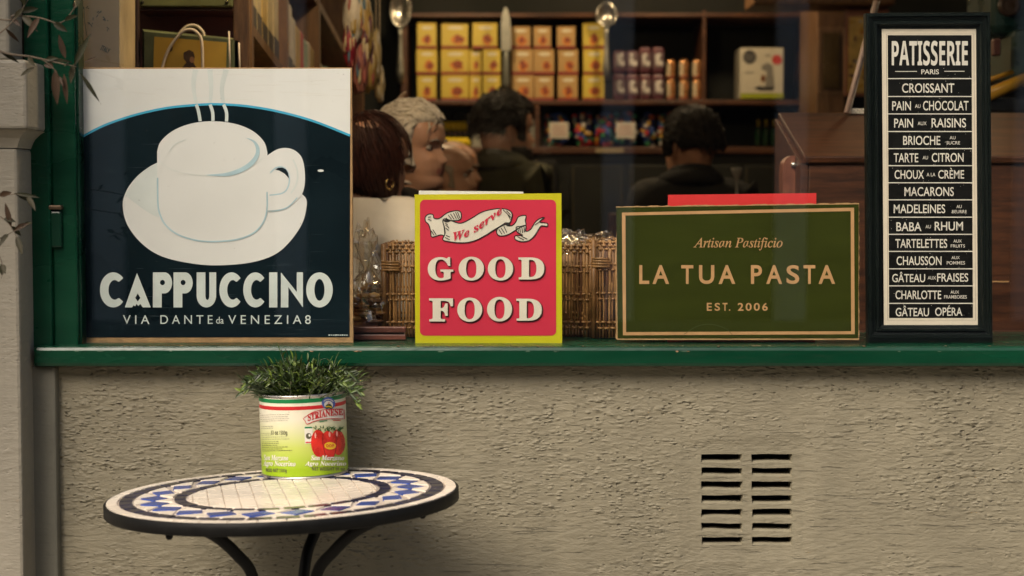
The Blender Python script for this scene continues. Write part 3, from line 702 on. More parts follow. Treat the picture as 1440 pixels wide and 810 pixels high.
for x, y in ((-.14, -.235), (.235, -.12), (.0, .23)): mb = TMB(); mb.lathe([(.003, -.031), (.0055, -.028), (.0055, -.022), (.003, -.019)], (x, y, 0), FLANK, 10); mb.build('bolt', tab)

TINY_ = CAMY + 2.90; TRD = .0762
tx = P(429, 600, TINY_).x
off = (tx - tc.x, TINY_ - TY); tz = TT((off[0], off[1], 0.0008)).z
tin = thing('tin_can', 'tall tomato tin used as a plant pot on the mosaic table', 'tin', (tx, TINY_, tz), rot=(0, TILT, 0), local=True)
TH = .147
def ct(x, y, e=.0004):                                # photo pixel on the label -> point on the tin
    s_ = max(-1, min(1, (x - 429) / 60.9)); th = math.asin(s_)
    h = (668 - (x - 429) * .045 - y) / 110.5 * (TH - .008) + .004 - (1 - math.cos(th)) * .0115 + .0075
    return Vector(((TRD + e) * math.sin(th), -(TRD + e) * math.cos(th), h))
LAB, t, p = new_mat('tin_label'); _mats['tin_label'] = LAB
tcn = t.nodes.new('ShaderNodeTexCoord'); sx = t.nodes.new('ShaderNodeSeparateXYZ'); t.links.new(tcn.outputs['Object'], sx.inputs[0])
mr = t.nodes.new('ShaderNodeMapRange'); mr.inputs[1].default_value = .0; mr.inputs[2].default_value = TH; t.links.new(sx.outputs['Z'], mr.inputs[0])
r = ramp(t, .12, .72, (.30, .46, .008, 1), (.74, .70, .55, 1)); e = r.color_ramp.elements.new(.38); e.color = (.50, .58, .12, 1)
t.links.new(mr.outputs[0], r.inputs[0]); t.links.new(r.outputs[0], p.inputs['Base Color']); p.inputs['Roughness'].default_value = .33
TINM = M('tin_metal', (.55, .52, .47), .3, .9, .2, 30)
mb = MB(); mb.lathe([(TRD - .003, 0), (TRD + .001, .001), (TRD + .0015, .003), (TRD - .0002, .0045), (TRD - .0008, .005), (TRD - .0008, TH - .005), (TRD + .0012, TH - .003), (TRD + .0014, TH - .001), (TRD - .001, TH), (TRD - .003, TH - .002), (TRD - .003, TH - .02), (.001, TH - .02)], (0, 0, 0), TINM, 64); mb.build('can', tin)
mb = MB(); n = 72
zs2 = [.0055 + (TH - .011) * i / 12 for i in range(13)]
mb.add([(TRD * math.sin(2 * math.pi * j / n), -TRD * math.cos(2 * math.pi * j / n), z) for z in zs2 for j in range(n)], [(i * n + j, i * n + (j + 1) % n, (i + 1) * n + (j + 1) % n, (i + 1) * n + j) for i in range(12) for j in range(n)], LAB, True)
LG = M('label_green', (.01, .20, .06), .35); LR = M('label_red', (.55, .02, .025), .35); LW = M('label_white', (.72, .69, .6), .35); LK = M('label_ink', (.10, .09, .05), .5); LB = M('label_blue', (.08, .13, .40), .4); LY = M('label_yellow', (.80, .48, .02), .4); LGD = M('label_leaf', (.02, .08, .015), .5)
def band(z0, z1, m): mb.add([((TRD + .0003) * math.sin(2 * math.pi * j / n), -(TRD + .0003) * math.cos(2 * math.pi * j / n), z) for z in (z0, z1) for j in range(n)], [(j, (j + 1) % n, n + (j + 1) % n, n + j) for j in range(n)], m, True)
zz = lambda y: ct(429, y).z
band(zz(571), zz(565.5), LG); band(zz(580.5), zz(575.5), LR)
mb.build('label', tin)
mb = MB(); f1 = lambda x, y: ct(x, y, .0006); f2 = lambda x, y: ct(x, y, .0009); f3 = lambda x, y: ct(x, y, .0012); f4 = lambda x, y: ct(x, y, .0015)
mb.poly(ell(470.5, 570, 8.5, 8.5, n=20), 0, LB, fn=f1); mb.poly(ell(470.5, 572, 5.5, 5.5, n=16), 0, LW, fn=f2)
mb.poly([(466, 577), (466.5, 573.5), (469, 571), (472.5, 570.5), (474.8, 574), (475, 577)], 0, LGD, fn=f3); mb.line([(466.5, 575), (470, 574), (474.5, 575.5)], 1.2, 0, LY, fn=f4); mb.line([(464.5, 567.5), (467, 565.3), (470.5, 564.4), (474, 565.2), (476.5, 567.5)], 1.0, 0, LW, fn=f2); mb.line([(470.6, 571.5), (470.8, 568.2)], .9, 0, LR, fn=f4)
bl = spline([(437, 592), (450, 583), (468, 578.5), (488, 578)]); bl2 = spline([(488, 591), (468, 591.5), (452, 595), (442, 599.5), (440, 596)])
mb.poly(bl + bl2, 0, LW, fn=f2); mb.line(bl + bl2, .9, 0, LR, True, fn=f3)
def arcw(x, y):                                      # x 0..1 along the arc, y height px
    X = 443 + 44 * x; Yb = 595 - 9.5 * math.sin(x * 1.45); return ct(X, Yb + y, .0014)
mb.text('STRIANESE', 0, 1, 0, -9, 0, LR, 'serifbold', .02, fn=arcw)
mb.line([(458, 596), (468, 594)], 1.2, 0, LG, fn=f3); mb.line([(475, 593.4), (484, 593)], 1.2, 0, LR, fn=f3)
TOM = M('label_tomato', (.58, .025, .015), .3, 0, .3, 60)
for cx, cy, rx, ry, ro in ((456, 626, 10, 19, 0), (480, 624, 8, 18, 0), (468.5, 628, 9.5, 20, 0)):
    mb.poly(ell(cx, cy, rx, ry, n=22), 0, TOM, fn=(f2 if cx == 456 else f3 if cx == 480 else lambda x, y: ct(x, y, .0013)))
HI = M('label_highlight', (.8, .35, .28), .3)
for cx, cy in ((452, 615), (470, 613), (479, 612)): mb.poly(ell(cx, cy, 1.2, 4.2, n=8), 0, HI, fn=f4)
rl = random.Random(2)
for i in range(26):
    x = rl.uniform(452, 485); y = 607 + rl.uniform(-3, 2); a = rl.uniform(-2.9, -.2); l = rl.uniform(3, 6)
    mb.line([(x, y), (x + l * .5 * math.cos(a), y + l * .4 * math.sin(a)), (x + l * math.cos(a), y + l * .8 * math.sin(a))], [1.8, 1.4, .3], 0, LGD, fn=lambda x, y: ct(x, y, .0017))
mb.poly(ell(470, 629, 7.2, 5.2, n=18), 0, LY, fn=lambda x, y: ct(x, y, .0018)); mb.text('DOP', 465.3, 474.8, 630.9, 627.0, 0, LR, 'bold', fn=lambda x, y: ct(x, y, .0021))
TDK = M('label_tomato_edge', (.26, .012, .008), .35)
for a_ in ([(462, 612), (461, 622), (462.5, 636), (465, 645)], [(477, 611), (478, 622), (476.5, 636), (474, 644)]): mb.line(spline(a_), .9, 0, TDK, fn=lambda x, y: ct(x, y, .0016))
mb.poly([(438, 603), (449, 602.5), (449, 626), (438, 626.5)], 0, LW, fn=f1); mb.line([(438.5, 604.5), (448.5, 604)], 2.2, 0, LG, fn=f2); mb.poly(ell(443.3, 616, 3.8, 4.2, n=14), 0, LK, fn=f2); mb.poly(ell(444.5, 615, 1.5, 2, n=8), 0, LW, fn=f3); mb.line([(439, 624.8), (448.5, 624.5)], 1.7, 0, LR, fn=f2)
# small print
mb.line([(371.5, 584.6), (418, 583.2)], 1.1, 0, LK, fn=f1)
for i, y in enumerate((587.5, 590.5, 593.3, 596)):
    x = 372.0
    while x < 417 - 2 * (i % 2):
        w = rl.uniform(1.5, 4.5); mb.line([(x, y - (x - 372) * .03), (min(418, x + w), y - (x - 372) * .03)], .55, 0, M('label_grey', (.34, .31, .23), .6), fn=f1); x += w + .9
for y in (603.5, 606, 613, 615.5, 618.5, 621.5, 625, 627.5, 630, 632.5, 635, 637.5):
    x = 373.0; xe = rl.uniform(398, 420) if y > 618 else rl.uniform(388, 410)
    while x < xe:
        w = rl.uniform(1.2, 4.0); mb.line([(x, y - (x - 372) * .03), (x + w, y - (x - 372) * .03)], .75 if y > 625 else .55, 0, LK if y > 624 else _mats['label_grey'], fn=f1); x += w + .8
mb.text('53 oz 1500g', 390, 414, 614.6, 608.8, 0, LK, 'bold', fn=f1)
mb.text('PESO NET 2500g', 379, 411, 666.5, 661.8, 0, LK, 'bold', fn=f1); mb.text('NET WEIGHT 88 oz', 446, 487, 663.6, 659, 0, LK, 'bold', fn=f1)
mb.text('San Marzano', 376, 414, 650, 643, 0, LW, 'bolditalic', .01, fn=f1); mb.text('Agro Nocerino', 374, 424, 658, 651, 0, LW, 'bolditalic', .01, fn=f1)
mb.text('San Marzano', 445, 486, 649, 642.5, 0, LW, 'bolditalic', .015, fn=lambda x, y: ct(x, y, .0019)); mb.text('Agro Nocerino', 437, 488, 656.6, 650.8, 0, LW, 'bolditalic', .012, fn=lambda x, y: ct(x, y, .0019))
mb.build('label_print', tin)
# plant in the tin
pl = thing('potted_plant', 'bushy green leafy plant growing out of the tomato tin', 'plant', TT((off[0], off[1], TH * .985)) + Vector((tc.x, TY, 0)))
po_ = Vector(pl.location)
LF = [M('leaf_dark', (.025, .045, .008), .42, 0, .35, 40), M('leaf_mid', (.060, .105, .016), .42, 0, .35, 40), M('leaf_light', (.15, .21, .03), .42, 0, .3, 40)]
STM = M('plant_stem', (.04, .06, .02), .6)
mbs = MB(); mbl = MB(); rp = random.Random(9)
def leaf(mbx, base, d, up, ln, w, m, droop=.25):
    d = d.normalized(); s_ = d.cross(up)
    s_ = s_.normalized() if s_.length > 1e-4 else Vector((1, 0, 0)); nn = s_.cross(d).normalized()
    vs = []; fs = []
    prof = [(0, .12), (.2, .75), (.45, 1), (.7, .75), (.9, .3), (1, .02)]
    for u, ww in prof:
        c = base + d * ln * u - Vector((0, 0, droop * ln * u * u)) ; fold = nn * (w * ww * .25)
        vs += [c - s_ * w * ww / 2 + fold, c, c + s_ * w * ww / 2 + fold]
    for i in range(5):
        a = i * 3; fs += [(a, a + 1, a + 4, a + 3), (a + 1, a + 2, a + 5, a + 4)]
    mbx.add(vs, fs, m, True)
for i in range(330):
    a = rp.uniform(0, 2 * math.pi); rad = math.sqrt(rp.random()) * .066
    b0 = po_ + Vector((rad * math.cos(a), rad * math.sin(a), -.012))
    out_ = rad / .066; edge = out_ > .75
    d = Vector((math.cos(a) * out_ * .9 + rp.uniform(-.3, .3), math.sin(a) * out_ * .55 + rp.uniform(-.25, .25), 1.0 - .45 * out_ + rp.uniform(-.1, .15))).normalized()
    ln = rp.uniform(.036, .080) * (1 - .12 * out_)
    if i % 13 == 0: ln *= 1.22
    pts = [b0 + d * ln * u + Vector((0, 0, -.015 * out_ * u * u)) for u in (0, .35, .7, 1)]
    for p in pts: p.y = min(p.y, -.012)
    mbs.tube(pts, [.0012, .001, .0008, .0005], STM, 5)
    for kk in range(9):
        u = .25 + .75 * kk / 8; c = pts[0].lerp(pts[-1], u) if u < 1 else pts[-1]
        aa = rp.uniform(0, 2 * math.pi); ld = (d * .6 + Vector((math.cos(aa), math.sin(aa) * .8, rp.uniform(-.2, .5)))).normalized()
        if kk == 8: ld = d
        if c.y + ld.y * .03 > -.01: ld.y = -abs(ld.y)
        q = rp.random(); rr_ = math.hypot(c.x - po_.x, c.y - po_.y)
        if rr_ > .066 and c.z < po_.z + .016: continue
        if ld.z < 0 and c.z < po_.z + .022: ld.z = .15
        leaf(mbl, c, ld, Vector((0, 0, 1)), rp.uniform(.013, .027), rp.uniform(.0034, .0062), LF[0] if q < .38 else LF[1] if q < .78 else LF[2], rp.uniform(0, .4))
for ex, ey, ez in ((-.105, -.01, .002), (-.092, -.02, .016), (.102, -.015, .004), (-.088, -.03, .024), (.092, -.01, .03), (.098, -.03, -.014)):
    pts = spline([po_ + Vector((ex * .4, ey, -.005)), po_ + Vector((ex * .7, ey * 1.2, abs(ez) + .012)), po_ + Vector((ex, ey * 1.5, ez))], False, 5)
    mbs.tube([Vector(p) for p in pts], .0009, STM, 5)
    for kk, p in enumerate(pts[3:]):
        for sg in (-1, 1): leaf(mbl, Vector(p), Vector((math.copysign(.8, ex), rp.uniform(-.5, .1), sg * .5 + rp.uniform(-.2, .2))), Vector((0, -1, .3)), rp.uniform(.013, .020), .0048, LF[rp.choice((0, 1, 1, 2))], .2)
mbs.build('stem', pl); mbl.build('foliage', pl)
mb = MB(); mb.lathe([(.0001, -.004), (.05, -.002), (TRD - .006, -.010)], po_, M('potting_soil', (.02, .014, .01), .95, 0, .3, 60), 32); mb.build('soil', pl)

# ================================================================== OLIVE TREE (trunk outside the picture, sprays reach in)
ot = thing('olive_tree', 'slender olive tree in front of the pilaster, its thin branches reaching in', 'tree', (-1.35, -.55, 0))
OBK = M('olive_bark', (.10, .075, .05), .9, 0, .3, 30, .5, 80); OL = [M('olive_leaf', (.019, .019, .008), .5, 0, .3, 30, spec=.15), M('olive_leaf_brown', (.038, .022, .012), .55, 0, .3, 30, spec=.15), M('olive_leaf_pale', (.034, .030, .016), .55, 0, .2, 30, spec=.15)]
mb = MB(); mb.tube(spline([(-1.35, -.55, .32), (-1.33, -.54, .8), (-1.37, -.53, 1.2), (-1.33, -.55, 1.6), (-1.36, -.54, 2.1)], False, 4), [.035 - .0015 * i for i in range(17)], OBK, 10); mb.build('trunk', ot)
mb = MB(); mb.lathe([(.13, 0), (.15, .02), (.18, .30), (.20, .31), (.20, .36), (.17, .36), (.165, .31), (.001, .31)], (-1.35, -.55, 0), M('terracotta', (.35, .14, .07), .8, 0, .2, 8), 32); mb.build('pot', ot)
mb = MB(); ro = random.Random(31)
def twig(pts, r0=.0022, n=14, lf=.05, avoid=False):
    sp = [Vector(p) for p in spline(pts, False, 8)]; k = len(sp)
    mb.tube(sp, [r0 * (1 - .75 * i / k) for i in range(k)], OBK, 6)
    for i in range(n):
        u = (i + .5) / n; p = sp[min(k - 2, int(u * (k - 1)))]; d = (sp[min(k - 1, int(u * (k - 1)) + 1)] - p).normalized()
        sd_ = Vector((ro.uniform(-1, 1), ro.uniform(-.7, .7), ro.uniform(-1, 1)))
        leaf(mb, p, (d * .5 + sd_).normalized(), Vector((ro.uniform(-.4, .4), -1, ro.uniform(-.3, .5))), lf * ro.uniform(.6, 1.1), ro.uniform(.006, .011), OL[ro.choice((0, 0, 1, 2))], ro.uniform(0, .4))
YO = -.42
Q = lambda x, y, d=0: P(x, y, YO + d)
twig([(-1.33, -.5, 1.58), Q(-60, 40, .02), Q(0, 72), Q(45, 80), Q(80, 88), Q(108, 94)], .003, 6, .035)
twig([(-1.33, -.5, 1.62), Q(-40, 20), Q(20, 22), Q(55, 25), Q(85, 32), Q(104, 12), Q(112, -8)], .0018, 9, .032)
twig([Q(-30, 66), Q(8, 40), Q(30, 14), Q(45, -10)], .0015, 7, .03)
twig([Q(60, 84), Q(75, 96), Q(84, 112)], .001, 3, .026)
twig([(-1.33, -.5, 1.3), Q(-60, 262), Q(-10, 275), Q(22, 273), Q(44, 278)], .0016, 6, .028)
twig([(-1.33, -.5, 1.28), Q(-60, 300), Q(-14, 300), Q(10, 312), Q(26, 338)], .0016, 8, .03)
twig([Q(-40, 350), Q(0, 335), Q(20, 325), Q(36, 318)], .0012, 5, .028)
twig([Q(-40, 340), Q(-8, 350), Q(4, 375), Q(2, 392)], .0012, 4, .026)
UPV = Vector((0, -1, .2))
for x, y, dx, dy, l, w, m in ((105, 92, 20, -42, .058, .011, 0), (113, 103, 24, 34, .052, .007, 0), (78, 98, 2, 38, .052, .014, 1), (90, 104, 4, 36, .045, .009, 1), (104, 90, -4, 22, .03, .010, 2), (118, 88, 40, -20, .022, .003, 1), (0, 222, -10, 8, .02, .006, 1), (92, 82, -8, -30, .04, .010, 1), (20, 272, 34, 4, .04, .006, 0), (16, 318, -6, -24, .04, .009, 1), (48, 95, -14, 8, .025, .007, 2)):
    leaf(mb, Q(x, y), P(x + dx, y + dy, YO) - Q(x, y), UPV, l, w, OL[m], .05)
for _ in range(70):                                    # the crown outside the frame
    c = Vector((-1.35, -.6, ro.uniform(1.6, 2.35))); a = ro.uniform(0, 6.28); l = ro.uniform(.3, .6)
    d = Vector((math.cos(a), math.sin(a) * .9, ro.uniform(.1, .8))).normalized()
    if c.x + d.x * l > -1.0 and c.z + d.z * l < 1.95: continue
    e_ = c + d * l
    if e_.y > -.15: e_.y = -.15
    twig([c, c.lerp(e_, .5) + Vector((0, 0, .05)), e_], .004, 44, .06)
mb.build('crown', ot)

# ================================================================== SHOP INTERIOR
DW = wood('dark_shelf_wood', (.035, .012, .006), (.12, .045, .018), (1, 12, 12), .45)
OW = wood('oak_shelf_wood', (.09, .042, .016), (.24, .12, .045), (10, 10, 1), .5)
RW = wood('red_brown_wood', (.017, .0055, .002), (.088, .030, .010), (1.2, 12, 12), .45, 5)
YS_ = 4.40
def pw(x, y, Y): return P(x, y, Y)
# ---- back shelf unit
bs = thing('back_shelf', 'dark wooden wall shelving full of yellow boxes behind the customers', 'shelf', (P(850, 200, YS_).x, YS_, FZ))
def board(y0, y1, x0, x1, name='shelf'):
    mb = MB(); a = P(x0, y1, YS_); b = P(x1, y0, YS_); mb.bbox((a.x, YS_, a.z), (b.x, BW - .005, b.z), DW, .004); mb.build(name, bs)
board(140.5, 147.5, 566, 1142); board(206.5, 216, 566, 1142); board(18, 24, 566, 1142, 'top_rail')
mb = MB(); a = P(740, 216, YS_); mb.bbox((P(838, 0, YS_).x, YS_ - .006, P(0, 215, YS_).z), (P(878, 0, YS_).x, YS_ - .001, P(0, 208.5, YS_).z), M('old_shelf_tag', (.30, .24, .14), .7), .001); mb.build('price_strip', bs)
for x0, x1, y0, y1 in ((564, 572, -60, 214), (752, 759, 148, 206), (987.5, 993.5, 14, 206), (1136, 1144, -60, 216)):
    mb = MB(); a = P(x0, y1, YS_); b = P(x1, y0, YS_); mb.bbox((a.x, YS_ + .002, a.z), (b.x, BW - .008, b.z), DW, .004); mb.build('upright', bs)
# dark counter-height cupboard under the shelves
GD = M('cupboard_green_black', (.008, .0095, .0065), .5, 0, .3, 6); GB = M('cupboard_beading', (.055, .045, .022), .5, 0, .3, 20)
cb = thing('wall_cupboard', 'nearly black panelled cupboard below the loaded back shelves', 'cupboard', (P(850, 300, YS_).x, YS_, FZ))
mb = MB(); a = P(560, 217, YS_ + .04); b = P(1150, 217, YS_ + .04); mb.box((a.x, YS_ + .04, FZ), (b.x, BW - .01, a.z), GD); mb.build('carcass', cb)
for x0, x1 in ((740, 783), (802, 878), (884, 960), (966, 1040), (1046, 1120)):
    mb = MB(); Yd = YS_ + .03
    a = P(x0, 470, Yd); b = P(x1, 232, Yd); mb.bbox((a.x, Yd, a.z), (b.x, Yd + .012, b.z), GD, .003)
    q = [(x0 + 4, 236), (x1 - 4, 236), (x1 - 4, 466), (x0 + 4, 466)]; mb.line(q, 2.0, Yd - .004, GB, True)
    mb.build('door', cb)
# framed picture leaning at the bottom beside the bearded man
pf = thing('picture_frame', 'black framed pale picture on the dark cupboard beside the bearded man', 'picture', P(768, 330, 4.30))
mb = MB(); mb.pxbox(738, 226, 783, 330, 4.30, .02, BLACK, .004); mb.build('frame', pf)
mb = MB(); mb.pxbox(741, 232, 777, 326, 4.295, .003, M('picture_dim', (.10, .095, .06), .5, 0, .5, 12)); mb.pxbox(750, 242, 757, 320, 4.292, .002, M('picture_tan', (.24, .17, .09), .6)); mb.build('picture', pf)

# ---- boxes on the back shelf
ordn = ['first', 'second', 'third', 'fourth', 'fifth', 'sixth', 'seventh', 'eighth']
BY = M('box_yellow', (.58, .40, .03), .5, 0, .08, 6); BYP = M('box_yellow_pale', (.64, .49, .07), .5, 0, .08, 6); BT = M('box_tan', (.40, .22, .06), .55, 0, .1, 6); BTP = M('box_tan_pale', (.48, .30, .11), .55, 0, .1, 6)
BM = M('box_maroon', (.30, .02, .03), .5); BBR = M('box_cake_brown', (.26, .055, .02), .5, 0, .5, 50); BOR = M('box_cake_orange', (.62, .20, .03), .5, 0, .4, 50); BWH = M('box_title_white', (.72, .66, .48), .5, 0, .1, 60)
def cakebox(x0, x1, y0, y1, yel, label, grp, rnd, Y):
    b = P((x0 + x1) / 2, y1, Y); t = thing('cake_box', label, 'box', b, grp)
    mb = MB(); mb.pxbox(x0, y0, x1, y1, Y, .16, BY if yel else BT, .003); mb.build('carton', t)
    t.rotation_euler = (0, 0, rnd.uniform(-.05, .05)); w = x1 - x0; h = y1 - y0; mb = MB(); e = Y - .0015
    mb.poly([(x0 + .5, y0 + h * .06), (x1 - .5, y0 + h * .06), (x1 - .5, y1 - h * .12), (x0 + .5, y1 - h * .12)], e, BYP if yel else BTP)
    mb.poly([(x0 + .3, y1 - h * .09), (x1 - .3, y1 - h * .09), (x1 - .3, y1 - .2), (x0 + .3, y1 - .2)], e - .0005, BM)
    mb.poly(ell(x0 + w * .52, y0 + h * .20, w * .30, h * .07, n=12), e - .0005, BWH)
    c = (x0 + w * rnd.uniform(.5, .62), y0 + h * .66)
    mb.poly([(c[0] + w * .25 * math.cos(a) * rnd.uniform(.7, 1.2), c[1] + h * .21 * math.sin(a) * rnd.uniform(.7, 1.2)) for a in [k * .6283 for k in range(10)]], e - .0008, BOR)
    mb.poly([(c[0] + w * .17 * math.cos(a) * rnd.uniform(.6, 1.3) + 1, c[1] - 1.5 + h * .17 * math.sin(a) * rnd.uniform(.6, 1.3)) for a in [k * .6283 for k in range(10)]], e - .0011, BBR)
    mb.build('print', t)
rb_ = random.Random(77)
cols = [(586, 614, 1), (620, 659, 1), (665, 700, 1), (719, 750, 0), (751, 779, 0), (785, 813, 0), (820, 850, 1)]
tiers = [(32, 68), (69, 104.5), (105.5, 141)]
for ci, (x0, x1, yel) in enumerate(cols):
    for ti, (y0, y1) in enumerate(tiers):
        xx0, xx1 = x0 + rb_.uniform(-.8, .8), x1 + rb_.uniform(-.8, .8)
        if ci == 2 and ti > 0: xx0, xx1 = 679, 704
        if ci >= 3 and ci < 6 and ti == 0: xx0 -= 1.5; xx1 -= 4; y0 += 5
        lab = f"{'yellow' if yel else 'tan'} cake box, {['topmost', 'middle', 'lowest'][ti]} in the {ordn[ci]} stack from the left on the back shelf"
        cakebox(xx0, xx1, y0, y1, yel, lab, 'cake boxes stacked on the back shelf', rb_, YS_ + .03 + rb_.uniform(0, .025))
for ti in (1, 2): cakebox(660, 677, *tiers[ti], 1, f"narrow yellow cake box, {['', 'upper', 'lower'][ti]} one squeezed between the second and third stacks", 'cake boxes stacked on the back shelf', rb_, YS_ + .06)
# glassware packs with highlights painted on in a pale silver colour
PKM = M('pack_maroon', (.11, .03, .045), .4, 0, .3, 20); PKP = M('pack_pink', (.13, .08, .09), .4, 0, .3, 30); PKGL = M('pack_painted_glint', (.74, .70, .66), .25, .15, .1, 20); FILM = glassy('clear_film', (.9, .88, .84), .10, .05, .5)
k_ = 0
for r_, (y0, y1) in enumerate(((66, 103), (104, 141))):
    for c_, (x0, x1) in enumerate(((863, 880), (881, 898), (899, 916), (917, 934))):
        t = thing('sweet_packet', f"shiny maroon sweet packet, {['upper', 'lower'][r_]} row, {ordn[c_]} from the left beside the tall tins", 'packet', P((x0 + x1) / 2, y1, YS_ + .05), 'shiny sweet packets')
        mb = MB(); mb.pxbox(x0, y0 + (5 if r_ == 0 and c_ < 2 else 0), x1, y1, YS_ + .05, .06, PKM, .012); mb.build('packet', t)
        mb = MB(); mb.pxbox(x0 + 1, y0 + 8, x1 - 1, y1 - 8, YS_ + .047, .004, PKP)
        cc = P((x0 + x1) / 2 + rb_.uniform(-3, 3), (y0 + y1) / 2 + 2, YS_ + .043)
        mb.poly([((x0 + x1) / 2 - 4, y0 + 11), ((x0 + x1) / 2 + 1, y0 + 9), ((x0 + x1) / 2 + 2, y1 - 10), ((x0 + x1) / 2 - 3, y1 - 12)], YS_ + .0455, PKGL); mb.poly(ell((x0 + x1) / 2 + 4, y1 - 14, 2.5, 4, n=9), YS_ + .0455, PKGL); mb.blob(cc, (.005, .006, .02), PKGL, 12, 8, .3, 2, k_); mb.blob(cc + Vector((.004, 0, .025)), (.008, .008, .012), PKGL, 10, 6, .2, 2, k_); mb.build('foil', t); k_ += 1  # pale strip, oval and blobs stand in for bright glints on the packet
TIN_A = M('tin_copper', (.62, .30, .12), .28, .6, .15, 10); TIN_B = M('tin_band', (.30, .07, .04), .4); TIN_C = M('tin_pale', (.55, .45, .30), .4)
for r_, (y0, y1) in enumerate(((84, 111), (112, 140.5))):
    for c_, xc in enumerate((943, 961.5, 980)):
        b = P(xc, y1, YS_ + .08); tp = P(xc, y0, YS_ + .08); h = tp.z - b.z; rad = .0205
        t = thing('coffee_tin', f"slim copper and cream tin, {['upper', 'lower'][r_]} row, {ordn[c_]} of three beside the sweet packets", 'tin', b, 'slim tins on the back shelf')
        mb = MB(); mb.lathe([(rad - .001, .001), (rad, .003), (rad, h - .008), (rad - .002, h - .003), (rad - .004, h - .001)], b, TIN_A, 20); mb.build('can', t)
        mb = MB(); n = 20; mb.add([(b.x + (rad + .0006) * math.sin(a), b.y - (rad + .0006) * math.cos(a), b.z + z) for z in (h * .15, h * .85) for a in [-1.5 + 1.3 * i / 6 for i in range(7)]], [(j, j + 1, 8 + j, 7 + j) for j in range(6)], TIN_C, True)
        mb.lathe([(rad + .0008, .003), (rad + .0008, .010)], b, TIN_B, 20); mb.build('label', t)
# white appliance box
t = thing('machine_box', 'white coffee machine carton with a lime base stripe and round badges', 'box', P(1071, 138, YS_ + .06))
mb = MB(); mb.pxbox(1041, 67, 1102, 138.5, YS_ + .06, .2, M('carton_white', (.62, .58, .47), .5, 0, .05), .003); mb.build('carton', t)
e = YS_ + .0575; mb = MB(); DK = M('carton_dark', (.05, .05, .05), .5); GY = M('carton_grey', (.22, .21, .19), .5)
mb.poly([(1041.5, 131), (1101.5, 131), (1101.5, 138), (1041.5, 138)], e, M('carton_lime', (.35, .40, .02), .5)); mb.poly(ell(1054, 80, 9.5, 9.5, n=20), e, DK); mb.poly(ell(1092.5, 84, 7, 7, n=18), e, M('carton_red', (.55, .05, .04), .5))
mb.line([(1047, 78), (1061, 78)], 1.5, e - .0006, GY); mb.line([(1047, 83), (1060, 83)], 1.5, e - .0006, GY); mb.line([(1076, 78), (1083, 78)], 2, e, GY); mb.line([(1048, 102), (1060, 102)], 1.5, e, GY)
mb.poly([(1071, 92), (1080, 88), (1086, 92), (1089, 123), (1076, 125), (1078, 100), (1071, 98)], e, GY); mb.poly([(1060, 124), (1068, 127), (1087, 127), (1089, 123), (1066, 121)], e, DK); mb.poly(ell(1073, 110, 3.4, 5, n=12), e - .0006, M('carton_brown', (.20, .08, .03), .5)); mb.build('print', t)
# lower shelf : yellow label bottles
BG = M('bottle_dark', (.012, .014, .008), .12); BLB = M('bottle_yellow_label', (.84, .64, .012), .45, 0, .1, 30); BCAP = M('bottle_cap', (.05, .05, .02), .4)
for r_, (yb, dY) in enumerate(((183, .14), (207, .06))):
    for c_ in range(8):
        xc = 606 + 7.4 * c_; Y = YS_ + dY; b = P(xc, yb, Y); 
        if r_ == 0: b.z = P(xc, 186, Y).z
        t = thing('oil_bottle', f"small dark bottle with yellow label, {['upper', 'lower'][r_]} row, {ordn[c_]} from the left under the yellow boxes", 'bottle', b, 'small yellow label bottles')
        h = .088 if r_ == 0 else .078
        mb = MB(); mb.lathe([(.008, 0), (.0115, .002), (.0115, h * .55), (.005, h * .72), (.0045, h * .9), (.006, h * .92), (.006, h), (.002, h)], b, BG, 14); mb.build('bottle', t)
        mb = MB(); mb.lathe([(.0128, h * .06), (.0128, h * .54)], b, BLB, 14); mb.build('label', t)
mb = MB(); mb.pxbox(600, 186.5, 664, 189, YS_ + .12, .06, DW); o = mb.build('bottle_riser', None, P(632, 189, YS_ + .12)); o['label'] = 'narrow step carrying the upper row of yellow label bottles'; o['category'] = 'shelf step'
GRY = M('booklet_grey', (.33, .33, .28), .6, 0, .1, 30); GRL = M('booklet_line', (.18, .18, .16), .6)
for x0, x1, y0, lab in ((663, 680, 158, 'grey booklet standing between the yellow label bottles and the bearded man'), (742, 752, 168, 'pale booklet standing right behind the bearded face')):
    t = thing('booklet', lab, 'booklet', P((x0 + x1) / 2, 206.5, YS_ + .08)); mb = MB(); mb.pxbox(x0, y0, x1, 206.5, YS_ + .08, .012, GRY, .002); mb.build('cover', t)
    mb = MB()
    for i in range(5): mb.line([(x0 + 2.5, y0 + 8 + i * 7), (x1 - 3, y0 + 8 + i * 7)], 1.2, YS_ + .079, GRL)
    mb.build('print', t)
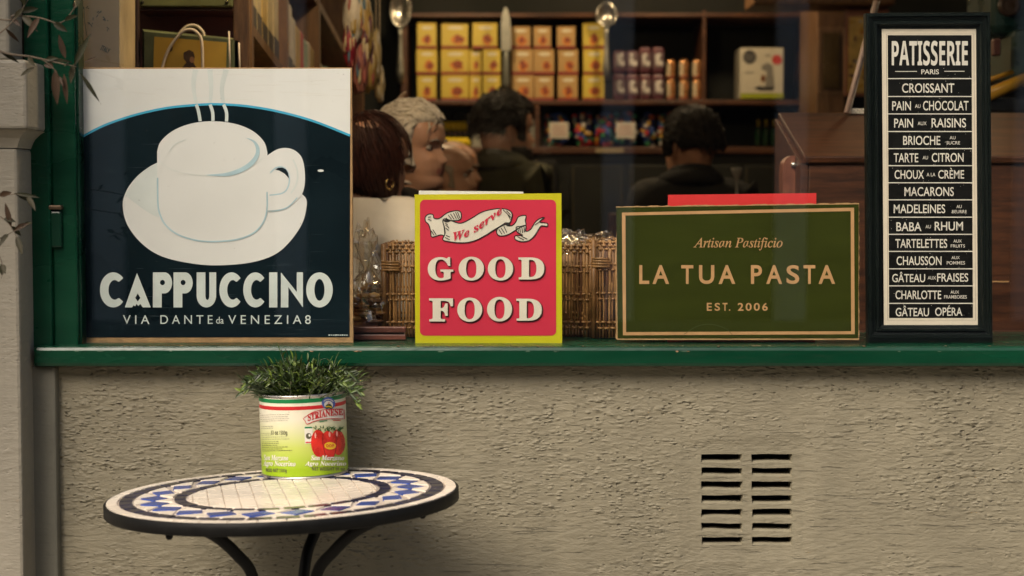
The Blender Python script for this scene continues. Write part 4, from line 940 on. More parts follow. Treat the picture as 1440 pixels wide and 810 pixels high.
# colourful gift bags
CC = [M('bag_' + n_, c, .45, 0, .15, 30) for n_, c in (('orange', (.55, .12, .02)), ('green', (.03, .22, .08)), ('red', (.45, .02, .03)), ('blue', (.04, .09, .35)), ('teal', (.03, .2, .22)), ('navy', (.02, .03, .10)), ('yellow', (.6, .35, .03)), ('white', (.6, .56, .48)))]
cn = ['orange', 'green', 'red', 'blue', 'teal', 'navy', 'yellow', 'white']
sacks = [(766, 803), (806, 834), (836, 862), (865, 898), (900, 922), (924, 946)]
for i, (x0, x1) in enumerate(sacks):
    base_c = [0, 2, 2, 3, 5, 2][i]
    t = thing('sweet_bag', f"bright {['orange and green', 'red and blue', 'red and teal', 'blue and white', 'navy and red', 'red and yellow'][i]} patterned sweet bag" + (' with a white price card' if i in (0, 3) else f", {ordn[i]} from the left"), 'bag', P((x0 + x1) / 2, 206.5, YS_ + .07), 'patterned sweet bags')
    mb = MB(); b = P((x0 + x1) / 2, 182, YS_ + .13); hw = (P(x1, 0, b.y).x - P(x0, 0, b.y).x) / 2; mb.blob(b, (hw * 1.0, .05, .078), CC[5 if i % 2 else 3], 20, 14, .12, 3, i); mb.build('bag', t)
    mb = MB()
    for q_ in range(34):
        x = rb_.uniform(x0 + 1, x1 - 1); y = rb_.uniform(159, 204); dx = (x - (x0 + x1) / 2) / ((x1 - x0) / 2); dy = (y - 182) / 24
        dd = 1 - dx * dx - dy * dy
        c = P(x, y, b.y - .062 * math.sqrt(max(.12, dd))); m_ = CC[rb_.choice([base_c, base_c, 0, 1, 2, 3, 4, 5, 6, 7])]
        mb.blob(c, (rb_.uniform(.008, .015), .004, rb_.uniform(.008, .014)), m_, 8, 5, .3, 2, q_)
    mb.build('wrapping', t)
    if i in (0, 3):
        mb = MB(); cx = (x0 + x1) / 2 + (2 if i == 0 else -1); mb.pxbox(cx - 14, 172, cx + 13, 194.5, YS_ + .045, .003, CC[7])
        for q_ in range(3): mb.line([(cx - 10, 178 + q_ * 5), (cx + 9, 178 + q_ * 5)], 1.1, YS_ + .044, M('card_print_red', (.5, .12, .1), .6))
        mb.build('price_card', t)
for i in range(5):
    xc = 1066 + i * 11; b = P(xc, 206, YS_ + .12)
    t = thing('wine_bottle', f"dark green bottle with a yellow neck, {ordn[i]} of five under the white carton", 'bottle', b, 'dark green bottles on the lower shelf'); h = .125
    mb = MB(); mb.lathe([(.010, 0), (.0145, .003), (.0145, h * .55), (.006, h * .75), (.006, h), (.002, h)], b, M('bottle_green', (.008, .03, .012), .12), 16); mb.build('bottle', t)
    mb = MB(); mb.lathe([(.0075, h * .72), (.0075, h * .98)], b, M('foil_yellow', (.38, .30, .02), .35), 14); mb.build('foil', t)
for i, xc in enumerate((964, 986)):
    t = thing('bread_roll', f"small pale pastry tray item above the dark-haired head, {['nearer the sweet bags', 'nearer the bottles'][i]}", 'pastry', P(xc, 156, YS_ + .06)); mb = MB(); mb.blob(P(xc, 153, YS_ + .06), (.034, .03, .012), M('pastry_cream', (.55, .42, .24), .6, 0, .2, 40), 18, 8, .15, 3, i); mb.build('pastry', t)

# ---- giant cutlery hanging on the shelf front
STEEL = M('old_steel', (.52, .50, .44), .24, .9, .15, 20); DSTEEL = M('dull_steel', (.30, .30, .26), .4, .8, .15, 20); YC = YS_ - .03
def spoon(label, xc, ytop, ybow, yend):
    c = P(xc, (ytop + ybow) / 2, YC); t = thing('giant_spoon', label, 'spoon', c, 'giant cutlery hung on the shelf')
    rx = .046; rz = (P(xc, ytop, YC).z - P(xc, ybow, YC).z) / 2
    mb = MB(); vs = []; nu, nv = 24, 8
    for i in range(nv + 1):
        for j in range(nu):
            a = 2 * math.pi * j / nu; r = i / nv; w = 1 + .12 * math.sin(a)
            vs.append((c.x + rx * r * math.cos(a) * (1 - .12 * math.sin(a)), c.y + .028 * (1 - r * r), c.z + rz * r * math.sin(a)))
    for i in range(nv + 1):
        for j in range(nu):
            a = 2 * math.pi * j / nu; r = i / nv
            vs.append((c.x + rx * r * math.cos(a) * (1 - .12 * math.sin(a)), c.y + .031 * (1 - r * r) + .004, c.z + rz * r * math.sin(a)))
    off_ = (nv + 1) * nu
    fs = [(o_ + i * nu + j, o_ + i * nu + (j + 1) % nu, o_ + (i + 1) * nu + (j + 1) % nu, o_ + (i + 1) * nu + j) for o_ in (0, off_) for i in range(nv) for j in range(nu)]
    fs += [(nv * nu + j, nv * nu + (j + 1) % nu, off_ + nv * nu + (j + 1) % nu, off_ + nv * nu + j) for j in range(nu)]
    mb.add(vs, fs, STEEL, True); mb.build('bowl', t)
    mb = MB(); a = P(xc, ybow - 1, YC); b = P(xc, yend, YC); h = a.z - b.z
    mb.tube([a, a - Vector((0, 0, h * .15)), a - Vector((0, 0, h * .5)), a - Vector((0, 0, h * .8)), b], [.012, .009, .012, .019, .012], DSTEEL, 10); mb.build('handle', t)
spoon('giant steel spoon hanging bowl upward at the edge of the yellow boxes', 563, -12, 38, 117)
spoon('giant steel spoon hanging bowl upward beside the sweet packets', 853, 3, 37, 112)
t = thing('giant_knife', 'giant grey table knife hanging blade upward between yellow and tan boxes', 'knife', P(712, 70, YC), 'giant cutlery hung on the shelf')
mb = MB(); bl_ = [(705, 71), (704.5, 40), (706, 20), (710, 10), (713.5, 12), (717, 26), (718.5, 45), (718.5, 71)]
f0 = [P(x, y, YC) for x, y in bl_]; n = len(f0); mb.add(f0 + [p + Vector((0, .006, 0)) for p in f0], [tuple(range(n)), tuple(range(2 * n - 1, n - 1, -1))] + [(i, n + i, n + (i + 1) % n, (i + 1) % n) for i in range(n)], DSTEEL); mb.build('blade', t)
mb = MB(); mb.tube([P(712, 71, YC), P(711.5, 80, YC), P(711.5, 118, YC), P(712, 125, YC)], [.012, .014, .018, .012], M('knife_handle_grey', (.20, .21, .18), .4, .5, .1), 10); mb.build('handle', t)

# ---- cupboard column and floral picture on the right of the shelves
t = thing('tall_cabinet', 'tall brown cabinet with a glazed panel beside the floral picture', 'cabinet', P(1170, 300, 3.9)); Yc_ = 3.9
BRN = wood('brown_cabinet', (.09, .045, .02), (.20, .11, .055), (12, 12, 1), .5)
mb = MB(); a = P(1146, 300, Yc_); b = P(1191, -60, Yc_); mb.bbox((a.x, Yc_, FZ), (b.x, Yc_ + .4, b.z), BRN, .006); mb.build('carcass', t)
mb = MB(); mb.pxbox(1157, 46, 1181, 124, Yc_ - .006, .005, M('cabinet_panel', (.07, .045, .015), .25, 0, .5, 6), .001); mb.build('panel', t)
mb = MB(); mb.line([(1151, 40), (1187, 40), (1187, 130), (1151, 130)], 3, Yc_ - .004, M('cabinet_bead', (.28, .17, .10), .45), True); mb.build('beading', t)
t = thing('floral_picture', 'yellow floral picture in a thin copper frame behind the menu board', 'picture', P(1215, 130, 3.6)); Yp = 3.6
mb = MB(); mb.pxbox(1188, 12, 1250, 135, Yp, .02, M('copper_frame', (.30, .12, .06), .45), .003); mb.build('frame', t)
mb = MB(); mb.pxbox(1193, 24, 1246, 130, Yp - .003, .003, M('picture_yellow', (.72, .50, .14), .6, 0, .3, 20)); rf_ = random.Random(6)
for i in range(40): mb.poly([(x_ + 0, y_) for x_, y_ in ell(rf_.uniform(1195, 1244), rf_.uniform(28, 126), rf_.uniform(1.5, 4.5), rf_.uniform(1.5, 5), n=8)], Yp - .0045 - i * .00005, CC[rf_.choice((2, 6, 6, 7, 0))] if i % 3 else PKM)
mb.build('picture', t)
# warm wooden bulkhead at the top right
t = thing('wooden_bulkhead', 'tan wooden bulkhead above the menu board at the ceiling', 'bulkhead', P(1170, 2, 3.4)); mb = MB(); a = P(1060, 6, 3.5); b = P(1260, -70, 3.5); mb.bbox((a.x, 3.5, a.z), (b.x, 3.75, b.z), OW, .006); mb.build('board', t)

# ---- slant-top wooden bin
t = thing('wooden_bin', 'dark red brown wooden bin with a sloping lid behind the green sign', 'bin', (1.0, .9, 0))
YF_, YB_ = .72, 1.10
zf = P(1135, 220, YF_).z; zb_ = P(1116, 158, YB_).z; x0 = P(1137, 250, YF_ + .01).x; x1 = 1.75
mb = MB(); mb.bbox((x0, YF_ + .012, zs_t - .3), (x1, YF_ + .034, zf - .012), RW, .003); mb.build('front_panel', t)
mb = MB()
mb.add([(x0 - .018, YF_ + .012, .6), (x0 - .018, YB_, .6), (x0 - .018, YB_, zb_ - .016), (x0 - .018, YF_ + .012, zf - .016), (x0 - .0005, YF_ + .012, .6), (x0 - .0005, YB_, .6), (x0 - .0005, YB_, zb_ - .016), (x0 - .0005, YF_ + .012, zf - .016)], [(0, 1, 2, 3), (7, 6, 5, 4), (0, 4, 5, 1), (1, 5, 6, 2), (2, 6, 7, 3), (3, 7, 4, 0)], RW)
bevel(mb.build('side_panel', t), .002)
mb = MB(); lx = P(1132, 220, YF_).x; lxx = x1 + .02
ln_ = Vector((0, YB_ - YF_, zb_ - zf)).normalized(); up_ = Vector((0, -ln_.z, ln_.y)) * -.014
v = [Vector((lx, YF_, zf)), Vector((lxx, YF_, zf)), Vector((lxx, YB_, zb_)), Vector((lx, YB_, zb_))]
mb.add(v + [q + Vector((0, .004, -.016)) for q in v], [(0, 1, 2, 3), (7, 6, 5, 4)] + [(i, 4 + i, 4 + (i + 1) % 4, (i + 1) % 4) for i in range(4)], RW); bevel(mb.build('lid', t), .003)
mb = MB(); br = [P(x, y, .80) for x, y in spline([(1101, 300), (1101, 240), (1104, 226), (1112, 219.5), (1121, 222), (1122, 240), (1122, 300)], False, 4)]; n = len(br)
br = [Vector((p.x, p.y, p.z)) for p in br]
mb.add(br + [p + Vector((0, .05, 0)) for p in br], [tuple(range(n)), tuple(range(2 * n - 1, n - 1, -1))] + [(i, n + i, n + (i + 1) % n, (i + 1) % n) for i in range(n)], wood('bracket_wood', (.11, .035, .018), (.24, .09, .045), (12, 12, 1.5), .4)); o = mb.build('bracket', t)
mb = MB(); c = P(1116.5, 232, .796); mb.lathe([(.006, .003), (.0075, .0), (.006, -.003), (.002, -.004)], c, STEEL, 14, 'y'); mb.build('pivot_bolt', o)
mb = MB(); mb.line([(1395, 396), (1419, 396)], 1.6, YF_ + .010, TAN); mb.build('label_strip', t)
# things on the bin
t = thing('white_ticket', 'small white speckled ticket lying on the back of the bin lid', 'ticket', P(1208, 160, 1.08)); mb = MB(); mb.pxbox(1196, 152.5, 1236, 160, 1.075, .02, CREAM, .002)
for i in range(7): mb.poly(ell(1198 + i * 2.7, 156 + (i * 7 % 5) - 2, .8, .9, n=7), 1.0735, INK)
mb.build('ticket', t)
t = thing('wooden_rod', 'thin pale wooden rod leaning on the bin beside the menu frame', 'rod', P(1190, 158, 1.06)); mb = MB(); mb.tube([P(1190, 159, 1.06), P(1216, 62, 1.12), P(1232, 2, 1.16)], .0065, M('rod_pale', (.36, .25, .19), .5, 0, .2, 30), 8)
mb.tube([P(1195, 159, 1.06), P(1220, 62, 1.13), P(1237, 2, 1.17)], .0018, M('rod_cord', (.5, .42, .32), .6), 6); mb.build('rod', t)
# machine at the far right
t = thing('shop_scale', 'dark green shop machine with yellow bars at the edge of the window', 'machine', P(1430, 158, 1.5)); MGR = M('machine_green', (.012, .045, .038), .3, .1, .2, 10); MY = M('bar_yellow', (.62, .33, .03), .4)
mb = MB(); Yq = 1.5; mb.pxbox(1397, -60, 1500, 50, Yq + .1, .3, MGR, .03); mb.pxbox(1424, 40, 1500, 110, Yq + .05, .3, M('machine_green_light', (.05, .09, .075), .35, .1, .2, 10), .02); mb.pxbox(1385, 136, 1500, 162, Yq + .02, .35, BLACK, .02); mb.build('body', t)
mb = MB(); mb.lathe([(.03, .01), (.03, -.008), (.022, -.012), (.018, -.008), (.012, -.012), (.002, -.012)], P(1419, 8, Yq + .095), M('machine_knob', (.06, .035, .02), .4), 20, 'y'); mb.build('knob', t)
mb = MB(); mb.tube([P(1388, 134, Yq), P(1452, 107, Yq + .05)], .018, MY, 10); mb.build('bar', t)
mb = MB(); mb.tube([P(1388, 113, Yq), P(1424, 101, Yq + .03)], .0065, MY, 8); mb.build('bar', t)
mb = MB(); mb.pxbox(1397, 54, 1408, 78, Yq + .01, .03, M('machine_leather', (.14, .05, .03), .5), .004); mb.build('clip', t)

# ---- left niche: bag, crate, sack, bookcase
t = thing('wooden_niche', 'brown wooden niche with a reddish back behind the poster', 'shelving', P(270, 95, .62))
YN = .62
mb = MB(); mb.pxbox(330, -70, 349, 300, YN, .022, OW, .003); mb.build('upright', t)
mb = MB(); mb.pxbox(180, -70, 193, 300, YN, .02, wood('niche_dark', (.02, .012, .01), (.05, .025, .018), (10, 10, 1), .5), .003); mb.build('upright', t)
mb = MB(); mb.pxbox(140, -70, 348, 300, YN + .34, .02, M('niche_back', (.20, .085, .08), .6, 0, .25, 10)); mb.build('back_panel', t)
mb = MB(); mb.pxbox(192.5, 120, 329.5, 130, YN + .004, .33, OW); mb.build('shelf', t)
mb = MB(); mb.pxbox(192.5, 12, 329.5, 15, YN + .20, .13, DW); mb.build('shelf', t)
t = thing('metal_crate', 'green painted metal crate with rivets above the paper bag', 'crate', P(262, 10, YN - .01)); CG = M('crate_green', (.14, .15, .055), .5, 0, .2, 12)
mb = MB(); mb.pxbox(194, -60, 327, 10, YN + .19, .14, CG, .004); mb.build('box', t)
for xx in (200, 319):
    mb = MB(); mb.lathe([(.004, .002), (.004, -.001), (.002, -.003)], P(xx, 3, YN + .188), M('rivet', (.03, .03, .02), .4, .5), 10, 'y'); mb.build('rivet', t)
t = thing('paper_bag', 'green paper carrier bag with a mustard picture and cream rope handles', 'bag', P(265, 120, YN + .06)); BGN = M('carrier_green', (.13, .15, .065), .6, 0, .3, 14); YG2 = M('bag_mustard', (.60, .36, .04), .6, 0, .15, 10)
mb = MB(); f = [(200, 43), (333, 56), (333, 120), (200, 120)]; q1 = [P(x, y, YN - .02) for x, y in f]; q2_ = [P(x, y - 2, YN + .10) for x, y in f]
q1 = [Vector((p.x, YN - .02 + .02, p.z)) for p in q1]
mb.add(q1 + q2_, [(0, 1, 2, 3), (7, 6, 5, 4), (0, 4, 5, 1), (1, 5, 6, 2), (2, 6, 7, 3), (3, 7, 4, 0)], BGN); mb.build('sack', t)
mb = MB(); e = YN - .003; mb.poly([(217, 51.5), (319, 59.5), (317, 118), (215, 118)], e, YG2); 
mb.poly([(258, 74), (266, 70), (272, 73), (274, 80), (272, 88), (276, 95), (256, 95), (262, 88), (258, 82)], e - .0006, M('bag_figure', (.09, .045, .02), .6, 0, .4, 60)); mb.poly(ell(270, 84, 3.5, 4.5, n=10), e - .001, M('bag_figure_face', (.42, .20, .08), .6)); mb.poly(ell(240, 68, 3, 5, n=8), e - .0006, M('bag_figure_dark', (.12, .07, .02), .6)); mb.build('picture', t)
ROPE = M('rope_cream', (.74, .62, .45), .7, 0, .15, 80, .3, 200)
for dx, dy, dY in ((0, 0, 0), (4, -6, .09)):
    mb = MB(); mb.tube([P(x + dx, y + dy, YN - .012 + dY) for x, y in spline([(226, 118), (229, 92), (238, 68), (254, 47), (266, 41.5), (277, 46), (284, 62), (285, 118)], False, 6)], .0033, ROPE, 8); mb.build('handle', t)
for x_ in (322, 336):
    mb = MB(); mb.tube([P(x_, 44 if x_ == 322 else 60, YN - .012), P(x_ + 2, 118, YN - .012)], .002, ROPE, 6); mb.build('string', t)
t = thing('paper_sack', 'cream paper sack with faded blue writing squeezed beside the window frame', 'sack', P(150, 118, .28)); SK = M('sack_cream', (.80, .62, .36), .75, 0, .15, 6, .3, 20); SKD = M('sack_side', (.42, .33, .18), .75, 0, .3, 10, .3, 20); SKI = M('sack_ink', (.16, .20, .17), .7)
mb = MB(); f = [(104, -70), (168, -70), (168, 120), (104, 120)]; q1 = [P(x, y, .28) for x, y in f]; q2_ = [P(x, y, .47) for x, y in ((124, -70), (190, -70), (190, 130), (124, 130))]
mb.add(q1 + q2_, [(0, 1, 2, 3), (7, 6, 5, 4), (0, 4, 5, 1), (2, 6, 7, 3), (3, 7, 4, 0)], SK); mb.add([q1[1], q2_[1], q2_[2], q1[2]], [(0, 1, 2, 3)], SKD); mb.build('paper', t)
mb = MB(); rs = random.Random(12); e = .2785
def sk(x, y): a = R(24); return P(131 + (x * math.cos(a) - y * math.sin(a)), 60 + (x * math.sin(a) + y * math.cos(a)), e)
mb.text('ITALY', 13, 26, 5, -2, 0, SKI, 'bold', fn=sk)
for cx, cy in ((121, 10), (140, 20), (146, 28), (155, 40), (128, 30)):
    for i in range(5): x = cx + rs.uniform(-5, 5); y = cy + rs.uniform(-5, 5); mb.line([(x, y), (x + rs.uniform(-1, 5), y + rs.uniform(-4, 4))], .9, e, SKI)
mb.line([(118, 10), (119, 30), (122, 50)], .7, e, SKI)
mb.build('print', t)
# bookcase of packets running back along the side wall
t = thing('side_shelf', 'oak shelf running back along the side wall, filled with spice packets', 'shelf', P(350, 95, .98)); vp = R(1.9)
A0 = P(351, 28, 1.0); dirv = Vector((math.sin(vp), math.cos(vp), 0)); nrm = Vector((-1, math.tan(vp) * -1 * -1, 0)).normalized()
def al(s_, z, back=0): return Vector((A0.x, A0.y, 0)) + dirv * s_ + Vector((-back, 0, z - .155 * s_))
def slab(mb, s0, s1, z0, z1, b0, b1, m):
    v = [al(s, z, b) for s in (s0, s1) for z in (z0, z1) for b in (b0, b1)]
    mb.add(v, [(0, 1, 3, 2), (4, 6, 7, 5), (0, 4, 5, 1), (2, 3, 7, 6), (0, 2, 6, 4), (1, 5, 7, 3)], m)
zsh = A0.z
for z in (zsh, zsh - .30, zsh + .36):
    mb = MB(); slab(mb, 0, 2.2, z - .025, z, 0, .22, OW); mb.build('shelf', t)
for s_ in (.0, .51, 1.09, 2.18):
    mb = MB(); slab(mb, s_, s_ + .03, zsh - .5, zsh + .9, -.004, .22, OW); mb.build('upright', t)
mb = MB(); slab(mb, 0, 2.2, zsh - .5, zsh + .9, .23, .25, IWD); mb.build('back_panel', t)
PCK = [M('packet_' + n_, c, .5, 0, .15, 30) for n_, c in (('cream', (.60, .48, .25)), ('butter', (.62, .42, .12)), ('red', (.56, .04, .035)), ('white', (.66, .6, .5)), ('mint', (.35, .50, .42)), ('crimson', (.30, .02, .04)), ('ochre', (.42, .28, .08)), ('dusty', (.34, .13, .10)))]
pn = ['cream', 'butter yellow', 'bright red', 'white', 'mint green', 'crimson', 'ochre', 'dusty pink']
DKP = M('packet_dark_label', (.05, .04, .03), .6); rp2 = random.Random(44); cnt = {}
rows_ = [(zsh - .30, .17, 'lower'), (zsh, .21, 'upper')]
for ri_, (z, h, rn) in enumerate(rows_):
    s_ = .06; idx = 0
    while s_ < 2.1:
        w = rp2.uniform(.05, .085)
        if any(abs(s_ + w / 2 - u) < w / 2 + .03 for u in (.525, 1.105)): s_ += .045; continue
        c = rp2.choice((0, 0, 1)) if s_ < .51 else rp2.choice((2, 3, 4, 5, 6, 2, 3, 1))
        k2 = (rn, pn[c]); cnt[k2] = cnt.get(k2, 0) + 1; nth = (ordn + ['ninth', 'tenth', 'eleventh', 'twelfth'])[cnt[k2] - 1]
        p_ = thing('spice_packet', f"{pn[c]} packet, {rn} row of oak side shelf, {nth} {pn[c]} one from the window", 'packet', al(s_ + w / 2, z, .04), 'spice packets on the oak side shelf')
        hh = h * rp2.uniform(.8, 1.0); mb = MB(); slab(mb, s_, s_ + w - .006, z + .001, z + hh, .005, .09, PCK[c]); bevel(mb.build('packet', p_), .004)
        mb = MB(); slab(mb, s_ + .004, s_ + w - .010, z + hh * .02, z + hh * .28, .0035, .0048, DKP if s_ < .7 or rp2.random() < .3 else PCK[3]); mb.build('label', p_)
        s_ += w
# hanging packets beside the poster
t0s = [(497, 20, 14, 40, 3, 1.6), (512, 40, 13, 42, 6, 1.75), (505, 85, 14, 46, 7, 1.65), (519, 90, 11, 40, 6, 1.8), (529, 78, 7, 36, 0, 2.0), (534, 118, 7, 26, 0, 2.05), (492, 62, 9, 34, 5, 1.6)]
desc = ['white and blue', 'ochre and purple', 'dusty pink foil', 'mustard', 'tall cream', 'short cream', 'dark crimson']
HB_ = [M('wrap_' + n_, c, .4, 0, .2, 30) for n_, c in (('cream', (.55, .45, .27)), ('rose', (.40, .12, .10)), ('plum', (.14, .05, .08)), ('blue', (.10, .20, .28)), ('mustard', (.45, .30, .06)))]
for i, (cx, cy, rx, ry, c, Y) in enumerate(t0s):
    p_ = P(cx, cy, Y); t = thing('hanging_bag', f"{desc[i]} sweet bag hanging in the bunch beside the poster's top corner", 'bag', p_, 'sweet bags hanging beside the poster')
    sc = (3 + Y) / FPX; mb = MB(); mb.blob(p_, (rx * sc, .03, ry * sc), PCK[c], 18, 14, .25, 3, i + 3); mb.build('bag', t)
    mb = MB(); rr_ = random.Random(i)
    for q_ in range(12):
        a = rr_.uniform(-.8, .8); b_ = rr_.uniform(-.8, .8)
        if a * a + b_ * b_ > .8: continue
        mb.blob(p_ + Vector((a * rx * sc, -.031 * math.sqrt(1 - a * a - b_ * b_) + .003, b_ * ry * sc)), (rx * sc * .20, .004, ry * sc * .30), HB_[rr_.choice((0, 1, 2, 3, 4, 0))] if i not in (4, 5) else PCK[3], 9, 6, .5, 2, q_)
    mb.build('wrapping', t)
    mb = MB(); mb.tube([p_ + Vector((0, 0, ry * sc * .9)), p_ + Vector((.0, .02, ry * sc + .5))], .002, ROPE, 5); mb.build('string', t)

# ================================================================== BASKETS, BISCUITS
WK = [M('wicker_tan', (.20, .10, .034), .5, 0, .35, 40), M('wicker_honey', (.30, .16, .056), .45, 0, .3, 40), M('wicker_dark', (.11, .045, .016), .55, 0, .3, 40)]
rw = random.Random(19)
def basket(label, xa, xb, Y0, Y1, ztop, phase):
    c = P((xa + xb) / 2, 470, Y0); t = thing('wicker_basket', label, 'basket', (c.x, (Y0 + Y1) / 2, zs_t), 'wicker baskets behind the signs')
    x0 = P(xa, 400, Y0).x; x1 = P(xb, 400, Y0).x; z0 = zs_t + .002
    per = [(x0, Y0), (x1, Y0), (x1, Y1), (x0, Y1)]; segs = []
    mb = MB(); mbw = MB(); mbd = MB(); sp = .0060
    H = ztop - z0; rowsz = [z0 + H * f for f in (.10, .40, .46, .70, .76, .91, .945, .98)] ; rowsz.insert(1, z0 + H * .16)
    for e in range(4):
        a, b = Vector(per[e] + (0,)), Vector(per[(e + 1) % 4] + (0,)); L_ = (b - a).length; n = int(L_ / sp); d = (b - a) / L_; nn = Vector((d.y, -d.x, 0))
        for i in range(n + 1):
            p = a + d * (i * L_ / n); j = rw.uniform(-.0012, .0012)
            mb.tube([p + Vector((0, 0, z0)), p + d * j + Vector((0, 0, z0 + H * .3)), p - d * j + Vector((0, 0, z0 + H * .62)), p + Vector((0, 0, ztop + rw.uniform(-.002, .002)))], rw.uniform(.0021, .0029), WK[rw.choice((0, 0, 1, 1, 2))], 6)
        for ri_, z in enumerate(rowsz):
            pts = []
            for i in range(2 * n + 1):
                pts.append(a + d * (i * L_ / (2 * n)) + nn * (.0042 * math.cos(math.pi * (i / 2 + ri_))) + Vector((0, 0, z + rw.uniform(-.0005, .0005))))
            mbw.tube(pts, .0026, WK[rw.choice((0, 1, 1))], 6)
        # corner binding
        q = a + Vector((0, 0, 0))
        for k in range(4): mbd.tube([q - d * .004 + nn * .006 + Vector((0, 0, ztop - .034 - k * .0052)), q + d * .030 + nn * .007 + Vector((0, 0, ztop - .035 - k * .0052 + rw.uniform(-.001, .001)))], .0025, WK[1], 6)
        mbd.tube([q + nn * .002 + Vector((0, 0, z0)), q + nn * .002 + Vector((0, 0, ztop))], .0055, WK[0], 8)
    mb.box((x0 + .012, Y0 + .012, z0), (x1 - .012, Y1 - .012, z0 + .004), WK[2])
    mb.build('upright_canes', t); mbw.build('weave', t); mbd.build('corner_binding', t)
    return t, (x0 + x1) / 2, x0, x1
_, bx1, b1x0, b1x1 = basket('wicker basket between the blue poster and the red sign', 540, 830, .15, .42, P(560, 343, .15).z, 0)
_, bx2, b2x0, b2x1 = basket('wicker basket showing its corner between the red sign and the green sign', 835, 1010, .13, .40, P(850, 338, .13).z, 1)
CEL = glassy('cellophane', (.96, .95, .92), .13, .10, .35, 3)
def crumple(mb, c, r, seed, nu=22, nv=16, amp=.5):
    mb.blob(c, r, CEL, nu, nv, amp, 4.5, seed, False)
BIS = [M('biscuit_brown', (.38, .19, .065), .7, 0, .35, 40, .5, 120), M('biscuit_gold', (.52, .32, .12), .7, 0, .3, 40, .5, 120), M('biscuit_dark', (.10, .045, .02), .7, 0, .3, 40, .5, 120)]
rbq = random.Random(8)
for bi, (cx, cy, Y, rx, rz, label) in enumerate(((516, 424, .145, .030, .050, 'cellophane bag of nut biscuits on the wooden tray, gathered at the top'), (505, 440, .235, .032, .045, 'cellophane bag of dark biscuits tucked behind the poster edge'), (528, 416, .255, .024, .055, 'cellophane bag of pale biscuits against the basket side'))):
    c = P(cx, cy, Y); t = thing('biscuit_bag', label, 'bag', (c.x, Y, zs_t + .028), 'bags of biscuits on the tray')
    mb = MB()
    for i in range(26):
        p = c + Vector((rbq.uniform(-.8, .8) * rx, rbq.uniform(-.6, .6) * .026, rbq.uniform(-.9, .45) * rz)); mb.blob(p, (rbq.uniform(.011, .018), rbq.uniform(.007, .010), rbq.uniform(.0035, .006)), BIS[(rbq.choice((0, 1, 1, 0, 2)) if bi != 1 else rbq.choice((0, 2, 2)))], 12, 8, .35, 3, i)
    mb.build('biscuits', t); mb = MB(); crumple(mb, c, (rx * 1.06, .031, rz * 1.1), bi + 2); 
    ctop = c + Vector((.0, 0, rz * 1.0)); 
    if bi == 0: crumple(mb, P(515, 352, Y), (.024, .018, .048), 9, 15, 12, .8); mb.tube([ctop - Vector((0, 0, .012)), P(517, 378, Y), P(514, 340, Y)], [.028, .008, .022], CEL, 14, False)
    mb.build('film', t)
t = thing('wooden_tray', 'low red brown wooden tray under the biscuit bags', 'tray', P(535, 478, .10)); TWD = wood('tray_wood', (.06, .018, .012), (.17, .055, .035), (1.5, 12, 12), .4)
mb = MB(); a = P(494, 478, .09); b = P(571, 459.5, .09); zt_ = b.z
mb.bbox((a.x, .09, zt_ - .0115), (b.x, .104, zt_), TWD, .002); mb.bbox((a.x, .09, zs_t + .001), (b.x, .104, zt_ - .0145), TWD, .002); mb.box((a.x, .095, zs_t + .001), (b.x - .004, .101, zt_ - .002), M('tray_gap', (.01, .006, .005), .8)); mb.build('front_board', t)
mb = MB(); mb.box((a.x - .1, .1045, zs_t + .001), (b1x0 - .012, .30, zs_t + .026), TWD); mb.build('base', t)
for i, (cx, cy, Y, r_, label, bx) in enumerate(((806, 334, .24, (.028, .03, .014), 'crumpled cellophane poking out of the basket next to the red sign', 0), (846, 335, .22, (.026, .03, .012), 'crumpled cellophane poking out of the basket next to the green sign', 0), (780, 345, .28, (.05, .06, .018), 'wide crumpled cellophane wrap lying inside the middle basket', 0))):
    p_ = P(cx, cy, Y); t = thing('cellophane_wrap', label, 'wrapper', p_, 'cellophane in the baskets'); mb = MB(); crumple(mb, p_, r_, i + 20, 20, 11, .9); mb.build('film', t)
t = thing('bread_loaf', 'brown loaf lying inside the middle wicker basket', 'bread', (bx1, .28, zs_t + .05)); mb = MB(); mb.blob((bx1, .28, zs_t + .07), (.15, .09, .07), BIS[0], 30, 18, .15, 3, 5); mb.build('loaf', t)
t = thing('bread_loaf', 'golden loaf lying inside the basket behind the green sign', 'bread', (bx2, .27, zs_t + .05)); mb = MB(); mb.blob((bx2, .27, zs_t + .07), (.09, .09, .07), BIS[1], 30, 18, .15, 3, 6); mb.build('loaf', t)

# ================================================================== PEOPLE
def skin_mat(name, col):
    m, t, p = new_mat(name); n = nz(t, coords(t), 14, 3); r = ramp(t, .35, .7, tuple(c * .85 for c in col) + (1,), tuple(min(1, c * 1.12) for c in col) + (1,)); t.links.new(n.outputs['Fac'], r.inputs[0]); t.links.new(r.outputs[0], p.inputs['Base Color'])
    p.inputs['Roughness'].default_value = .48; p.inputs['Subsurface Weight'].default_value = .08; p.inputs['Subsurface Radius'].default_value = (.01, .004, .002); _mats[name] = m; return m
SKIN = skin_mat('skin_warm', (.47, .25, .16)); SKIN2 = skin_mat('skin_pale', (.50, .275, .175)); LIP = M('lips', (.38, .15, .11), .45, 0, .1); EYEW = M('eye_white', (.32, .27, .23), .25, 0, .02); EYED = M('eye_dark', (.02, .015, .01), .15); BROW = M('brow_dark', (.03, .02, .014), .8); BROWG = M('brow_grey', (.30, .26, .22), .8)
def interp(tab_, z):
    for a, b in zip(tab_, tab_[1:]):
        if a[0] <= z <= b[0]:
            u = (z - a[0]) / (b[0] - a[0]); u = u * u * (3 - 2 * u) * .5 + u * .5
            return [a[i] + (b[i] - a[i]) * u for i in range(1, 4)]
    return tab_[-1][1:]
